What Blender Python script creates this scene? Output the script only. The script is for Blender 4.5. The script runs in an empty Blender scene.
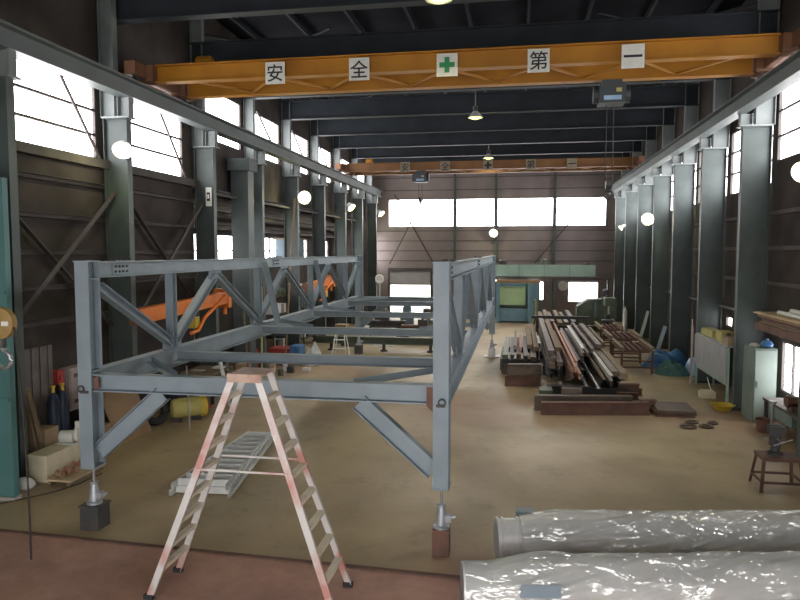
import bpy, bmesh, math, random
from mathutils import Vector, Matrix, noise
random.seed(7)
S = bpy.context.scene
COL = S.collection
R = math.radians
V = Vector

# ------------------------------------------------------------------ materials
def mat(name, col, rough=.6, metal=0., col2=None, scale=4., amt=.5, bump=0., bscale=40., detail=6., stretch=None, spec=.5, c2range=(.4, .65)):
    m = bpy.data.materials.new(name); m.use_nodes = True
    nt = m.node_tree; N = nt.nodes; L = nt.links
    b = N['Principled BSDF']
    b.inputs['Roughness'].default_value = rough
    b.inputs['Metallic'].default_value = metal
    b.inputs['Specular IOR Level'].default_value = spec
    c1 = (*col, 1)
    tc = N.new('ShaderNodeTexCoord'); mp = N.new('ShaderNodeMapping')
    L.new(tc.outputs['Object'], mp.inputs['Vector'])
    if stretch: mp.inputs['Scale'].default_value = stretch
    no = N.new('ShaderNodeTexNoise'); no.inputs['Scale'].default_value = scale; no.inputs['Detail'].default_value = detail
    L.new(mp.outputs[0], no.inputs['Vector'])
    rp = N.new('ShaderNodeMapRange'); rp.inputs[1].default_value = c2range[0]; rp.inputs[2].default_value = c2range[1]
    L.new(no.outputs['Fac'], rp.inputs[0])
    rp.inputs[4].default_value = amt if col2 else 1
    mx = N.new('ShaderNodeMix'); mx.data_type = 'RGBA'
    mx.inputs[6].default_value = c1
    mx.inputs[7].default_value = (*col2, 1) if col2 else (*[c*.8 for c in col], 1)
    L.new(rp.outputs[0], mx.inputs[0]); L.new(mx.outputs[2], b.inputs['Base Color'])
    if bump:
        n2 = N.new('ShaderNodeTexNoise'); n2.inputs['Scale'].default_value = bscale; n2.inputs['Detail'].default_value = 4
        L.new(mp.outputs[0], n2.inputs['Vector'])
        bp = N.new('ShaderNodeBump'); bp.inputs['Strength'].default_value = bump; bp.inputs['Distance'].default_value = .02
        L.new(n2.outputs['Fac'], bp.inputs['Height']); L.new(bp.outputs[0], b.inputs['Normal'])
    return m

def glow(name, col, strength):
    m = bpy.data.materials.new(name); m.use_nodes = True
    b = m.node_tree.nodes['Principled BSDF']
    b.inputs['Base Color'].default_value = (*[c*.8 for c in col], 1)
    b.inputs['Emission Color'].default_value = (*col, 1)
    b.inputs['Emission Strength'].default_value = strength
    b.inputs['Roughness'].default_value = .4
    return m

M = {}
M['frame'] = mat('blue_grey_primer', (.25, .305, .345), .5, 0, (.205, .25, .285), 3, .7, .05, 60)
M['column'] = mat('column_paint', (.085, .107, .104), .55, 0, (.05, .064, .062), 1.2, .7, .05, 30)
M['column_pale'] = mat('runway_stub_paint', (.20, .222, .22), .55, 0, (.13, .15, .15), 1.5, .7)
M['runway'] = mat('runway_beam_paint', (.13, .15, .148), .5, 0, (.09, .10, .098), 1.0, .6)
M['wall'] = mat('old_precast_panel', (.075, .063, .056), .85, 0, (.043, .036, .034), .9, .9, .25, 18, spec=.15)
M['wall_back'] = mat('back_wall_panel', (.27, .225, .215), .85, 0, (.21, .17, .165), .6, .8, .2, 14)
M['girt'] = mat('dusty_girt', (.105, .09, .08), .8, 0, (.065, .056, .05), 2, .7)
M['brace'] = mat('dark_brace', (.07, .06, .058), .7, 0, (.11, .085, .075), 3, .6)
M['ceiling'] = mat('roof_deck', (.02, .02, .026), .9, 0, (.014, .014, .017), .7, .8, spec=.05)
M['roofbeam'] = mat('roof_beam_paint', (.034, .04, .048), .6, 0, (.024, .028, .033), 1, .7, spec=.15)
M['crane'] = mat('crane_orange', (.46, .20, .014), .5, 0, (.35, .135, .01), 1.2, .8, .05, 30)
M['cranefar'] = mat('crane_hazed_brown', (.24, .11, .036), .6, 0, (.17, .075, .025), 1.2, .8)  # haze and dimness down the hall are put into this crane colour
M['craneold'] = mat('crane_rust_brown', (.22, .10, .05), .7, 0, (.13, .06, .035), 2, .8)
M['orange'] = mat('jib_orange', (.86, .23, .03), .5, 0, (.65, .15, .02), 2, .6)
M['white'] = mat('white_board', (.78, .78, .72), .5, 0, (.62, .62, .56), 5, .6)
M['ink'] = mat('black_ink', (.02, .02, .03), .6)
M['green'] = mat('cross_green', (.03, .30, .11), .5)
M['alu'] = mat('aluminium', (.74, .75, .75), .38, .3, (.56, .56, .55), 5, .6)
M['alured'] = mat('aluminium_red_overspray', (.60, .575, .555), .5, .2, (.50, .19, .16), 1.6, .85, 0, 40, 5, None, .5, (.47, .62))
M['capwood'] = mat('scuffed_ladder_cap', (.50, .36, .29), .6, .1, (.38, .20, .15), 6, .8)
M['rung'] = mat('ladder_rung_dusty', (.82, .75, .60), .55, 0, (.68, .56, .45), 5, .7)
M['galv'] = mat('galvanised', (.74, .735, .73), .40, .15, (.64, .635, .63), 9, .7, .05, 50)
M['jackgrey'] = mat('jack_grey', (.40, .42, .45), .42, .4, (.30, .31, .33), 9, .7)
M['steel'] = mat('bare_steel', (.42, .42, .43), .35, .8, (.28, .27, .27), 5, .6)
M['darksteel'] = mat('dark_steel', (.055, .055, .06), .55, .2, (.09, .075, .065), 5, .7)
M['rust'] = mat('rusty_steel', (.17, .085, .06), .75, 0, (.10, .06, .05), 4, .8, .1, 40)
M['millbrown'] = mat('mill_scale_brown', (.16, .12, .095), .6, .1, (.10, .075, .062), 3, .8)
M['primer'] = mat('red_oxide_primer', (.42, .19, .125), .6, 0, (.33, .14, .095), 3, .7)
M['palebar'] = mat('pale_steel_bar', (.46, .44, .41), .5, .1, (.42, .39, .35), 3, .6)
M['wood'] = mat('weathered_timber', (.24, .17, .105), .8, 0, (.15, .105, .065), 4, .8, .1, 20, 6, (1, 6, 6))
M['ply'] = mat('plywood', (.60, .47, .30), .7, 0, (.50, .37, .22), 4, .7)
M['brownboard'] = mat('brown_board', (.30, .19, .10), .75, 0, (.23, .14, .075), 2, .7)
M['cream'] = mat('cream_crate', (.70, .62, .45), .65, 0, (.60, .52, .38), 4, .6)
M['teal'] = mat('teal_paint', (.09, .215, .21), .5, 0, (.065, .155, .15), 1.2, .8)
M['mint'] = mat('mint_panel', (.32, .45, .375), .55, 0, (.26, .38, .31), 2, .6)
M['limegreen'] = mat('press_plate_green', (.45, .62, .33), .5, 0, (.38, .54, .28), 2, .6)
M['pressblue'] = mat('press_blue', (.17, .30, .36), .5, 0, (.12, .22, .27), 2, .6)
M['machine'] = mat('machine_green', (.10, .13, .085), .5, 0, (.06, .075, .055), 2, .7)
M['greyblue'] = mat('machine_bluegrey', (.13, .18, .22), .5, 0, (.09, .12, .15), 2, .6)
M['hoistdark'] = mat('hoist_dark', (.05, .065, .075), .5, 0, (.035, .045, .05), 2, .6)
M['locker'] = mat('locker_green_grey', (.20, .26, .225), .5, 0, (.14, .19, .165), 2, .7)
M['lockerface'] = mat('locker_face', (.31, .38, .345), .5, 0, (.22, .28, .255), 2, .7)  # door face paler than the locker body
M['panelgrey'] = mat('grey_panel', (.40, .41, .42), .55, 0, (.33, .34, .35), 3, .6)
M['dullsheet'] = mat('dull_pinkish_sheet', (.15, .125, .12), .6, 0, (.10, .085, .083), 3, .7)
M['shutter'] = mat('shutter_grey', (.40, .39, .38), .6, .1, (.32, .31, .30), 1.5, .6)
M['pinkgrey'] = mat('pinkish_grey_box', (.40, .33, .33), .6, 0, (.32, .26, .26), 3, .6)
M['blue'] = mat('blue_sheet', (.08, .24, .50), .45, 0, (.03, .10, .26), 3, .7)
M['paleblue'] = mat('pale_blue_sheet', (.38, .55, .78), .4, 0, (.25, .42, .66), 4, .6)
M['bluegreypaper'] = mat('blue_grey_paper', (.30, .36, .42), .6, 0, (.24, .30, .36), 4, .6)
M['net'] = mat('green_net', (.09, .20, .19), .8, 0, (.05, .12, .12), 14, .8)
M['yellow'] = mat('yellow_paint', (.65, .47, .06), .5, 0, (.5, .34, .05), 4, .6)
M['oldyellow'] = mat('faded_yellow', (.50, .44, .15), .6, 0, (.38, .32, .10), 4, .7)
M['red'] = mat('red_paint', (.42, .05, .045), .5, 0, (.30, .035, .03), 4, .6)
M['rubber'] = mat('black_rubber', (.025, .025, .028), .8)
M['cable'] = mat('black_cable', (.03, .025, .022), .7)
M['whiteplastic'] = mat('white_plastic', (.72, .72, .68), .5, 0, (.58, .58, .55), 5, .5)
M['navy'] = mat('navy_paint', (.03, .045, .09), .5, 0, (.02, .03, .06), 3, .6)
M['cardboard'] = mat('cardboard', (.38, .27, .17), .8, 0, (.30, .21, .13), 3, .6)
M['pulley'] = mat('pulley_ochre', (.34, .22, .07), .6, 0, (.24, .15, .05), 5, .8)
M['daylight'] = glow('daylit_frosted_glazing', (1., .985, 1.), 7.0)
M['lamp'] = glow('lamp_lens', (1., .98, .22), 2.4)
M['tube'] = glow('fluorescent_tube', (1., .95, .8), 5)
M['yard'] = mat('pale_yard', (.70, .76, .70), .9, 0, (.62, .70, .62), 1, .6)

def floor_mat():
    m = bpy.data.materials.new('concrete_floor'); m.use_nodes = True
    nt = m.node_tree; N = nt.nodes; L = nt.links; b = N['Principled BSDF']
    tc = N.new('ShaderNodeTexCoord'); geo = N.new('ShaderNodeNewGeometry'); sp = N.new('ShaderNodeSeparateXYZ'); L.new(geo.outputs['Position'], sp.inputs[0])
    n1 = N.new('ShaderNodeTexNoise'); n1.inputs['Scale'].default_value = .28; n1.inputs['Detail'].default_value = 7; n1.inputs['Roughness'].default_value = .6
    n2 = N.new('ShaderNodeTexNoise'); n2.inputs['Scale'].default_value = 2.3; n2.inputs['Detail'].default_value = 8; n2.inputs['Roughness'].default_value = .7
    n3 = N.new('ShaderNodeTexNoise'); n3.inputs['Scale'].default_value = .16; n3.inputs['Detail'].default_value = 4
    for n in (n1, n2, n3): L.new(tc.outputs['Object'], n.inputs['Vector'])
    def ramp(src, a, bb):
        r = N.new('ShaderNodeMapRange'); r.inputs[1].default_value = a; r.inputs[2].default_value = bb; L.new(src, r.inputs[0]); return r.outputs[0]
    def mix(f, a, bcol):
        x = N.new('ShaderNodeMix'); x.data_type = 'RGBA'
        if hasattr(f, 'links'): L.new(f, x.inputs[0])
        else: x.inputs[0].default_value = f
        for v, i in ((a, 6), (bcol, 7)):
            if hasattr(v, 'links'): L.new(v, x.inputs[i])
            else: x.inputs[i].default_value = (*v, 1)
        return x.outputs[2]
    ochre = mix(ramp(n1.outputs['Fac'], .38, .62), (.47, .365, .215), (.335, .255, .155))
    ochre = mix(ramp(n3.outputs['Fac'], .52, .68), ochre, (.40, .265, .175))
    fine = N.new('ShaderNodeMapRange'); fine.inputs[1].default_value = .55; fine.inputs[2].default_value = .75; fine.inputs[4].default_value = .55
    L.new(n2.outputs['Fac'], fine.inputs[0])
    ochre = mix(fine.outputs[0], ochre, (.18, .145, .105))
    red = mix(ramp(n2.outputs['Fac'], .4, .65), (.50, .285, .215), (.38, .215, .165))
    yy = N.new('ShaderNodeMath'); yy.operation = 'MULTIPLY_ADD'; L.new(sp.outputs['X'], yy.inputs[0]); yy.inputs[1].default_value = .043; L.new(sp.outputs['Y'], yy.inputs[2])
    lt = N.new('ShaderNodeMath'); lt.operation = 'LESS_THAN'; L.new(yy.outputs[0], lt.inputs[0]); lt.inputs[1].default_value = 8.48
    L.new(mix(lt.outputs[0], ochre, red), b.inputs['Base Color'])
    rr = N.new('ShaderNodeMapRange'); rr.inputs[1].default_value = .3; rr.inputs[2].default_value = .7; rr.inputs[3].default_value = .36; rr.inputs[4].default_value = .6
    L.new(n1.outputs['Fac'], rr.inputs[0]); L.new(rr.outputs[0], b.inputs['Roughness'])
    b.inputs['Specular IOR Level'].default_value = .28
    bp = N.new('ShaderNodeBump'); bp.inputs['Strength'].default_value = .12; bp.inputs['Distance'].default_value = .02
    L.new(n2.outputs['Fac'], bp.inputs['Height']); L.new(bp.outputs[0], b.inputs['Normal'])
    return m
M['floor'] = floor_mat()

def film_mat():
    m = bpy.data.materials.new('clear_plastic_film'); m.use_nodes = True
    nt = m.node_tree; N = nt.nodes; L = nt.links; N.remove(N['Principled BSDF'])
    tc = N.new('ShaderNodeTexCoord'); mp = N.new('ShaderNodeMapping'); mp.inputs['Scale'].default_value = (.8, 2.2, 1.6)
    mp.inputs['Rotation'].default_value = (.5, .5, .6)
    L.new(tc.outputs['Object'], mp.inputs[0])
    vo = N.new('ShaderNodeTexVoronoi'); vo.feature = 'DISTANCE_TO_EDGE'; vo.inputs['Scale'].default_value = 1.5
    no = N.new('ShaderNodeTexNoise'); no.inputs['Scale'].default_value = 3.0; no.inputs['Detail'].default_value = 3
    L.new(mp.outputs[0], no.inputs['Vector'])
    ad = N.new('ShaderNodeVectorMath'); ad.operation = 'MULTIPLY_ADD'; L.new(no.outputs['Color'], ad.inputs[0]); ad.inputs[1].default_value = (.5, .5, .5); L.new(mp.outputs[0], ad.inputs[2])
    L.new(ad.outputs[0], vo.inputs['Vector'])
    mr = N.new('ShaderNodeMapRange'); mr.inputs[1].default_value = 0; mr.inputs[2].default_value = .3; L.new(vo.outputs[0], mr.inputs[0])
    bp = N.new('ShaderNodeBump'); bp.inputs['Strength'].default_value = .8; bp.inputs['Distance'].default_value = .06
    L.new(mr.outputs[0], bp.inputs['Height'])
    tr = N.new('ShaderNodeBsdfTransparent'); tr.inputs[0].default_value = (.95, .96, .96, 1)
    gl = N.new('ShaderNodeBsdfGlossy'); gl.inputs['Roughness'].default_value = .09; gl.inputs[0].default_value = (1, 1, 1, 1)
    df = N.new('ShaderNodeBsdfDiffuse'); df.inputs[0].default_value = (.9, .9, .88, 1)
    L.new(bp.outputs[0], gl.inputs['Normal'])
    m1 = N.new('ShaderNodeMixShader'); m1.inputs[0].default_value = .5; L.new(tr.outputs[0], m1.inputs[1]); L.new(df.outputs[0], m1.inputs[2])
    m2 = N.new('ShaderNodeMixShader'); m2.inputs[0].default_value = .2; L.new(m1.outputs[0], m2.inputs[1]); L.new(gl.outputs[0], m2.inputs[2])
    L.new(m2.outputs[0], N['Material Output'].inputs['Surface'])
    return m
M['film'] = film_mat()

# ------------------------------------------------------------------ mesh builder
def basis(d, up=(0, 0, 1)):
    d = V(d).normalized(); u = V(up)
    if abs(d.dot(u.normalized())) > .98: u = V((0, 1, 0)) if abs(d.y) < .9 else V((1, 0, 0))
    s = d.cross(u).normalized(); u = s.cross(d).normalized()
    return s, u, d

def p_i(h, w, tw=.012, tf=.016):
    a, b, t = w/2, h/2, tw/2
    return [(-a, -b), (a, -b), (a, -b+tf), (t, -b+tf), (t, b-tf), (a, b-tf), (a, b), (-a, b), (-a, b-tf), (-t, b-tf), (-t, -b+tf), (-a, -b+tf)]
def p_c(h, w, t=.01):
    a, b = w/2, h/2
    return [(-a, -b), (a, -b), (a, -b+t), (-a+t, -b+t), (-a+t, b-t), (a, b-t), (a, b), (-a, b)]
def p_l(h, w, t=.01):
    a, b = w/2, h/2
    return [(-a, -b), (a, -b), (a, -b+t), (-a+t, -b+t), (-a+t, b), (-a, b)]
def p_r(h, w):
    a, b = w/2, h/2
    return [(-a, -b), (a, -b), (a, b), (-a, b)]

class MB:
    def __init__(s): s.b = bmesh.new()
    def ext(s, prof, p0, p1, up=(0, 0, 1)):
        p0, p1 = V(p0), V(p1); sd, u, d = basis(p1-p0, up)
        A = [s.b.verts.new(p0+sd*x+u*y) for x, y in prof]; B = [s.b.verts.new(p1+sd*x+u*y) for x, y in prof]
        n = len(prof)
        s.b.faces.new(A[::-1]); s.b.faces.new(B)
        for i in range(n): s.b.faces.new((A[i], A[(i+1) % n], B[(i+1) % n], B[i]))
        return s
    def box(s, x0, x1, y0, y1, z0, z1):
        return s.ext([(x0, z0), (x1, z0), (x1, z1), (x0, z1)], (0, y0, 0), (0, y1, 0)) if False else s._box(x0, x1, y0, y1, z0, z1)
    def _box(s, x0, x1, y0, y1, z0, z1):
        v = [s.b.verts.new(p) for p in ((x0, y0, z0), (x1, y0, z0), (x1, y1, z0), (x0, y1, z0), (x0, y0, z1), (x1, y0, z1), (x1, y1, z1), (x0, y1, z1))]
        for f in ((3, 2, 1, 0), (4, 5, 6, 7), (0, 1, 5, 4), (1, 2, 6, 5), (2, 3, 7, 6), (3, 0, 4, 7)): s.b.faces.new([v[i] for i in f])
        return s
    def rod(s, p0, p1, r, r1=None, n=10):
        r1 = r if r1 is None else r1
        p0, p1 = V(p0), V(p1); sd, u, d = basis(p1-p0)
        A = []; B = []
        for i in range(n):
            a = 2*math.pi*i/n; o = sd*math.cos(a)+u*math.sin(a)
            A.append(s.b.verts.new(p0+o*r)); B.append(s.b.verts.new(p1+o*r1))
        s.b.faces.new(A[::-1]); s.b.faces.new(B)
        for i in range(n): s.b.faces.new((A[i], A[(i+1) % n], B[(i+1) % n], B[i]))
        return s
    def tube(s, pts, r, n=8):
        pts = [V(p) for p in pts]; rings = []
        for k, p in enumerate(pts):
            d = pts[min(k+1, len(pts)-1)]-pts[max(k-1, 0)]
            sd, u, _ = basis(d)
            rings.append([s.b.verts.new(p+(sd*math.cos(2*math.pi*i/n)+u*math.sin(2*math.pi*i/n))*r) for i in range(n)])
        s.b.faces.new(rings[0][::-1]); s.b.faces.new(rings[-1])
        for a, b in zip(rings, rings[1:]):
            for i in range(n): s.b.faces.new((a[i], a[(i+1) % n], b[(i+1) % n], b[i]))
        return s
    def lathe(s, prof, o=(0, 0, 0), ax=(0, 0, 1), n=24):
        o = V(o); sd, u, d = basis(ax); rings = []
        for r, z in prof:
            rings.append([s.b.verts.new(o+d*z+(sd*math.cos(2*math.pi*i/n)+u*math.sin(2*math.pi*i/n))*max(r, .0005)) for i in range(n)])
        for a, b in zip(rings, rings[1:]):
            for i in range(n): s.b.faces.new((a[i], a[(i+1) % n], b[(i+1) % n], b[i]))
        s.b.faces.new(rings[0][::-1]); s.b.faces.new(rings[-1])
        return s
    def poly(s, pts, th, nrm):
        nrm = V(nrm).normalized()*th; A = [s.b.verts.new(V(p)) for p in pts]; B = [s.b.verts.new(V(p)+nrm) for p in pts]; n = len(pts)
        s.b.faces.new(A[::-1]); s.b.faces.new(B)
        for i in range(n): s.b.faces.new((A[i], A[(i+1) % n], B[(i+1) % n], B[i]))
        return s
    def ring(s, c, ax, Rm, r, n=24, m=8, a0=0, a1=360):
        sd, u, d = basis(ax)
        k = n if a1-a0 < 360 else n+1
        pts = [V(c)+(sd*math.cos(R(a0+(a1-a0)*i/(k-1)))+u*math.sin(R(a0+(a1-a0)*i/(k-1))))*Rm for i in range(k)]
        return s.tube(pts, r, m)
    def spin(s, ang, c=(0, 0, 0), axis='Z'):
        bmesh.ops.rotate(s.b, verts=s.b.verts[:], cent=V(c), matrix=Matrix.Rotation(ang, 3, axis)); return s
    def mesh(s, name, off, sharp=35):
        bmesh.ops.recalc_face_normals(s.b, faces=s.b.faces[:])
        bmesh.ops.translate(s.b, verts=s.b.verts[:], vec=-V(off))
        me = bpy.data.meshes.new(name); s.b.to_mesh(me); s.b.free()
        me.polygons.foreach_set('use_smooth', [True]*len(me.polygons)); me.set_sharp_from_angle(angle=R(sharp))
        return me

OFF = {}
def put(o, label=None, cat=None, group=None, kind=None):
    if label: o['label'] = label
    if cat: o['category'] = cat
    if group: o['group'] = group
    if kind: o['kind'] = kind
    return o
def thing(name, loc, label, cat, group=None, kind=None):
    o = bpy.data.objects.new(name, None); COL.objects.link(o); o.location = loc; o.empty_display_size = .2
    OFF[o.name] = V(loc)
    return put(o, label, cat, group, kind)
def part(name, mb, m, parent, label=None, sharp=35):
    off = OFF[parent.name]
    me = mb.mesh(name, off, sharp); me.materials.append(M[m])
    o = bpy.data.objects.new(name, me); COL.objects.link(o); o.parent = parent; OFF[o.name] = off
    if label: o['label'] = label
    return o
def solo(name, mb, m, label=None, cat=None, group=None, kind=None, sharp=35):
    b = mb.b; xs = [v.co for v in b.verts]
    lo = [min(c[i] for c in xs) for i in range(3)]; hi = [max(c[i] for c in xs) for i in range(3)]
    off = V(((lo[0]+hi[0])/2, (lo[1]+hi[1])/2, lo[2]))
    me = mb.mesh(name, off, sharp); me.materials.append(M[m])
    o = bpy.data.objects.new(name, me); COL.objects.link(o); o.location = off; OFF[o.name] = off
    return put(o, label, cat, group, kind)
def dup(root, loc, rz=None, label=None, group=None, name=None):
    r = root.copy(); COL.objects.link(r); r.location = loc
    if rz is not None: r.rotation_euler = (0, 0, rz)
    if label: r['label'] = label
    if group: r['group'] = group
    for ch in list(root.children):
        c = ch.copy(); COL.objects.link(c); c.parent = r
        for g in list(ch.children):
            d = g.copy(); COL.objects.link(d); d.parent = c
    return r
def struct(name, mb, m, label=None, cat=None, **k): return solo(name, mb, m, label, cat, kind='structure', **k)
ORD = ['first', 'second', 'third', 'fourth', 'fifth', 'sixth', 'seventh', 'eighth', 'ninth', 'tenth', 'eleventh', 'twelfth']

# ------------------------------------------------------------------ the shell
YB = 44.5; YF = -3.0; XR = 6.5; XL = -9.65; XA = -10.9; ZC = 11.6
struct('floor', MB().box(-11.2, 6.7, YF, YB+.2, -.2, 0), 'floor', 'ochre stained concrete shop floor with a reddish painted strip in front', 'floor')
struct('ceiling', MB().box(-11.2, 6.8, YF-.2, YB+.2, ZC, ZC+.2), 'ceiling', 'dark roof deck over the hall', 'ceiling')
struct('ground', MB().box(-40, 30, YB+.25, 90, -.25, -.02), 'yard', 'pale bright yard outside the open back doorway', 'ground')
LG = [10.95, 14.7, 19.2, 23.1, 27.0, 30.9, 34.8, 38.7, 42.6]
RG = [11.0, 14.85, 19.2, 23.1, 27.0, 30.9, 34.8, 38.7, 42.6]

def wall_x(name, x, th, y0, y1, z0, z1, holes, m, label):
    """wall normal to X, between x and x+th, with rectangular holes (ya,yb,za,zb) in disjoint Y ranges"""
    mb = MB(); a, b = min(x, x+th), max(x, x+th); y = y0
    for ya, yb, za, zb in sorted(holes):
        mb.box(a, b, y, ya, z0, z1); mb.box(a, b, ya, yb, z0, za); mb.box(a, b, ya, yb, zb, z1); y = yb
    mb.box(a, b, y, y1, z0, z1)
    return struct(name, mb, m, label, 'wall')
def wall_y(name, yv, th, x0, x1, z0, z1, holes, m, label):
    mb = MB(); a, b = min(yv, yv+th), max(yv, yv+th); x = x0
    for xa, xb, lst in sorted(holes):
        mb.box(x, xa, a, b, z0, z1); z = z0
        for za, zb in sorted(lst):
            if za > z: mb.box(xa, xb, a, b, z, za)
            z = zb
        mb.box(xa, xb, a, b, z, z1); x = xb
    mb.box(x, x1, a, b, z0, z1)
    return struct(name, mb, m, label, 'wall')

WN = [0]
def window(y0, y1, z0, z1, x, side, nh, diag=None, axis='X', ncol=0, label=None):
    """window_<n>: frame + one daylit pane, set into a wall"""
    WN[0] += 1
    mid = ((y0+y1)/2)
    loc = (x, mid, z0) if axis == 'X' else (mid, x, z0)
    t = thing('window_%d' % WN[0], loc, label, 'window', None, 'structure')
    f = MB(); w = .045
    def bar(a, b, c, d, e0=0, e1=.07):
        if axis == 'X':
            xs = sorted((x+side*e0, x+side*e1)); f.box(xs[0], xs[1], a, b, c, d)
        else:
            xs = sorted((x+side*e0, x+side*e1)); f.box(a, b, xs[0], xs[1], c, d)
    bar(y0, y0+w, z0, z1); bar(y1-w, y1, z0, z1); bar(y0+w, y1-w, z0, z0+w); bar(y0+w, y1-w, z1-w, z1)
    for i in range(nh):
        z = z0+(z1-z0)*(i+1)/(nh+1); bar(y0+w, y1-w, z-.028, z+.028)
    for i in range(ncol):
        yy = y0+(y1-y0)*(i+1)/(ncol+1); bar(yy-.03, yy+.03, z0+w, z1-w, .005, .065)
    part('window_frame', f, 'brace', t)
    g = MB()
    xs = sorted((x+side*.09, x+side*.11))
    if axis == 'X': g.box(xs[0], xs[1], y0+.002, y1-.002, z0+.002, z1-.002)
    else: g.box(y0+.002, y1-.002, xs[0], xs[1], z0+.002, z1-.002)
    part('pane', g, 'daylight', t)
    return t

# left wall -----------------------------------------------------------------
lw_a = [(11.75, 14.5, 6.33, 8.0), (15.75, 18.6, 6.33, 8.0)]
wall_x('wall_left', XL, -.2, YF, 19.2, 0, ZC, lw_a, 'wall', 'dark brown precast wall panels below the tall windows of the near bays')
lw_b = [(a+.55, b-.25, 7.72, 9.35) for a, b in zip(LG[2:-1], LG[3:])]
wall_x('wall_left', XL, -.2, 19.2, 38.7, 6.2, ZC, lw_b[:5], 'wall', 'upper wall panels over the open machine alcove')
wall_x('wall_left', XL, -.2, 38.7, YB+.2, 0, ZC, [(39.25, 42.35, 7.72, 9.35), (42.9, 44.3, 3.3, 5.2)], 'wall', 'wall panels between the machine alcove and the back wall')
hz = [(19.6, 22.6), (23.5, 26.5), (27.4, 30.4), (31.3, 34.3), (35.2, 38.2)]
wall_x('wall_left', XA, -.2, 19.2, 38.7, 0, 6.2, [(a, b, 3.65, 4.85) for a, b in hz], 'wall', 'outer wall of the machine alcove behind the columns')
struct('ceiling', MB().box(XA-.2, XL-.2, 19.2, 38.7, 6.2, 6.35), 'ceiling', 'low dark soffit over the machine alcove', 'ceiling')
struct('wall_left', MB().box(XA-.2, XL-.2, 19.0, 19.2, 0, 6.35).box(XA-.2, XL-.2, 38.7, 38.9, 0, 6.35), 'wall', 'end walls of the machine alcove', 'wall')
for i, (a, b, c, d) in enumerate(lw_a):
    window(a, b, c, d, XL, -1, 2, label=('large bright window nearest the camera above the dark wall with the crossed braces', 'second bright window of the near bays, beside the floodlit column')[i])
for i, (a, b, c, d) in enumerate(lw_b[:5]):
    window(a, b, c, d, XL, -1, 1, label='%s high window counted from the camera above the long crane rail over the alcove' % ORD[i])
window(39.25, 42.35, 7.72, 9.35, XL, -1, 1, label='last high window above the crane rail near the back wall')
window(42.9, 44.3, 3.3, 5.2, XL, -1, 1, label='narrow low window in the corner beside the back wall')
for i, (a, b) in enumerate(hz):
    window(a, b, 3.65, 4.85, XA, -1, 1, label='%s alcove window counted from the camera, at eye level behind the columns' % ORD[i], ncol=1)

# right wall ----------------------------------------------------------------
rw = []
for a, b in zip(RG[:-1], RG[1:]):
    z0, z1 = (6.5, 8.42) if a < 16 else (5.96, 7.9)
    rw.append((a+.2, b-.1, z0, z1))
low = {1: (16.9, 18.25, .73, 2.0), 2: (22.3, 22.95, 1.85, 2.2)}
mb = MB()
def rbox(y0, y1, z0, z1):
    if y1 > y0 and z1 > z0: mb.box(XR, XR+.2, y0, y1, z0, z1)
ys = YF
for i, (a, b, c, d) in enumerate(rw):
    rbox(ys, a, 0, ZC); rbox(a, b, d, ZC)
    if i in low:
        e = low[i]; rbox(a, e[0], 0, c); rbox(e[1], b, 0, c); rbox(e[0], e[1], 0, e[2]); rbox(e[0], e[1], e[3], c)
    else: rbox(a, b, 0, c)
    ys = b
rbox(ys, YB+.2, 0, ZC)
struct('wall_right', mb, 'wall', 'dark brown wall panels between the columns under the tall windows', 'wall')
for i, (a, b, c, d) in enumerate(rw):
    window(a, b, c, d, XR, 1, 2, label='%s tall bright window counted from the camera along the wall with the lockers' % ORD[i])
window(16.9, 18.25, .73, 2.0, XR, 1, 0, ncol=1, label='low bright window beside the green locker, under the shelf of plates')
window(22.3, 22.95, 1.85, 2.2, XR, 1, 0, label='tiny bright window just above the grey panel rack')

# back wall -----------------------------------------------------------------
XS = [(-8.55, -4.2), (-4.06, -1.56), (-1.42, 2.13), (2.27, 5.38)]
holes = [(-8.55, -8.45, [(5.84, 7.66)]), (-8.45, -5.73, [(0, 2.9), (5.84, 7.66)]), (-5.73, -4.2, [(5.84, 7.66)]), (-4.06, -1.56, [(5.84, 7.66)]),
         (-1.42, 1.3, [(5.84, 7.66)]), (1.3, 1.6, [(1.1, 2.32), (5.84, 7.66)]), (1.6, 2.13, [(5.84, 7.66)]),
         (2.27, 3.1, [(5.84, 7.66)]), (3.1, 4.98, [(1.0, 2.32), (5.84, 7.66)]), (4.98, 5.38, [(5.84, 7.66)])]
wall_y('wall_back', YB, .2, -11.2, 6.7, 0, ZC, holes, 'wall_back', 'brown grey panelled back wall under the long window band')
for i, (a, b) in enumerate(XS):
    window(a, b, 5.84, 7.66, YB, 1, 0, axis='Y', label='%s pane of the long bright window band on the back wall, counted from the doorway side' % ORD[i])
window(1.3, 1.6, 1.1, 2.32, YB, 1, 0, axis='Y', label='narrow bright slit window beside the green press')
window(3.1, 4.98, 1.0, 2.32, YB, 1, 0, axis='Y', label='low bright window in the back wall behind the dark green machine')
wall_y('wall_front', YF, -.2, -11.2, 6.7, 0, ZC, [(-9, 6, [(0, 5.6)])], 'wall', 'wall behind the camera with an added gateway that lets in sky light')  # unseen gateway, added and sized to let sky light onto the foreground
t = thing('door_1', (-7.1, YB, 0), 'half raised grey roller shutter over the bright back doorway', 'door', None, 'structure')
s = MB()
for k in range(9):
    z = 2.02+k*.1; s.box(-8.45, -5.73, YB-.02-(.015 if k % 2 else 0), YB+.03, z, z+.1)
part('shutter_curtain', s, 'shutter', t)
part('door_frame', MB().box(-8.57, -8.45, YB-.08, YB, 0, 3.0).box(-5.73, -5.61, YB-.08, YB, 0, 3.0).box(-8.57, -5.61, YB-.12, YB-.03, 2.92, 3.15), 'brace', t)
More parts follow.
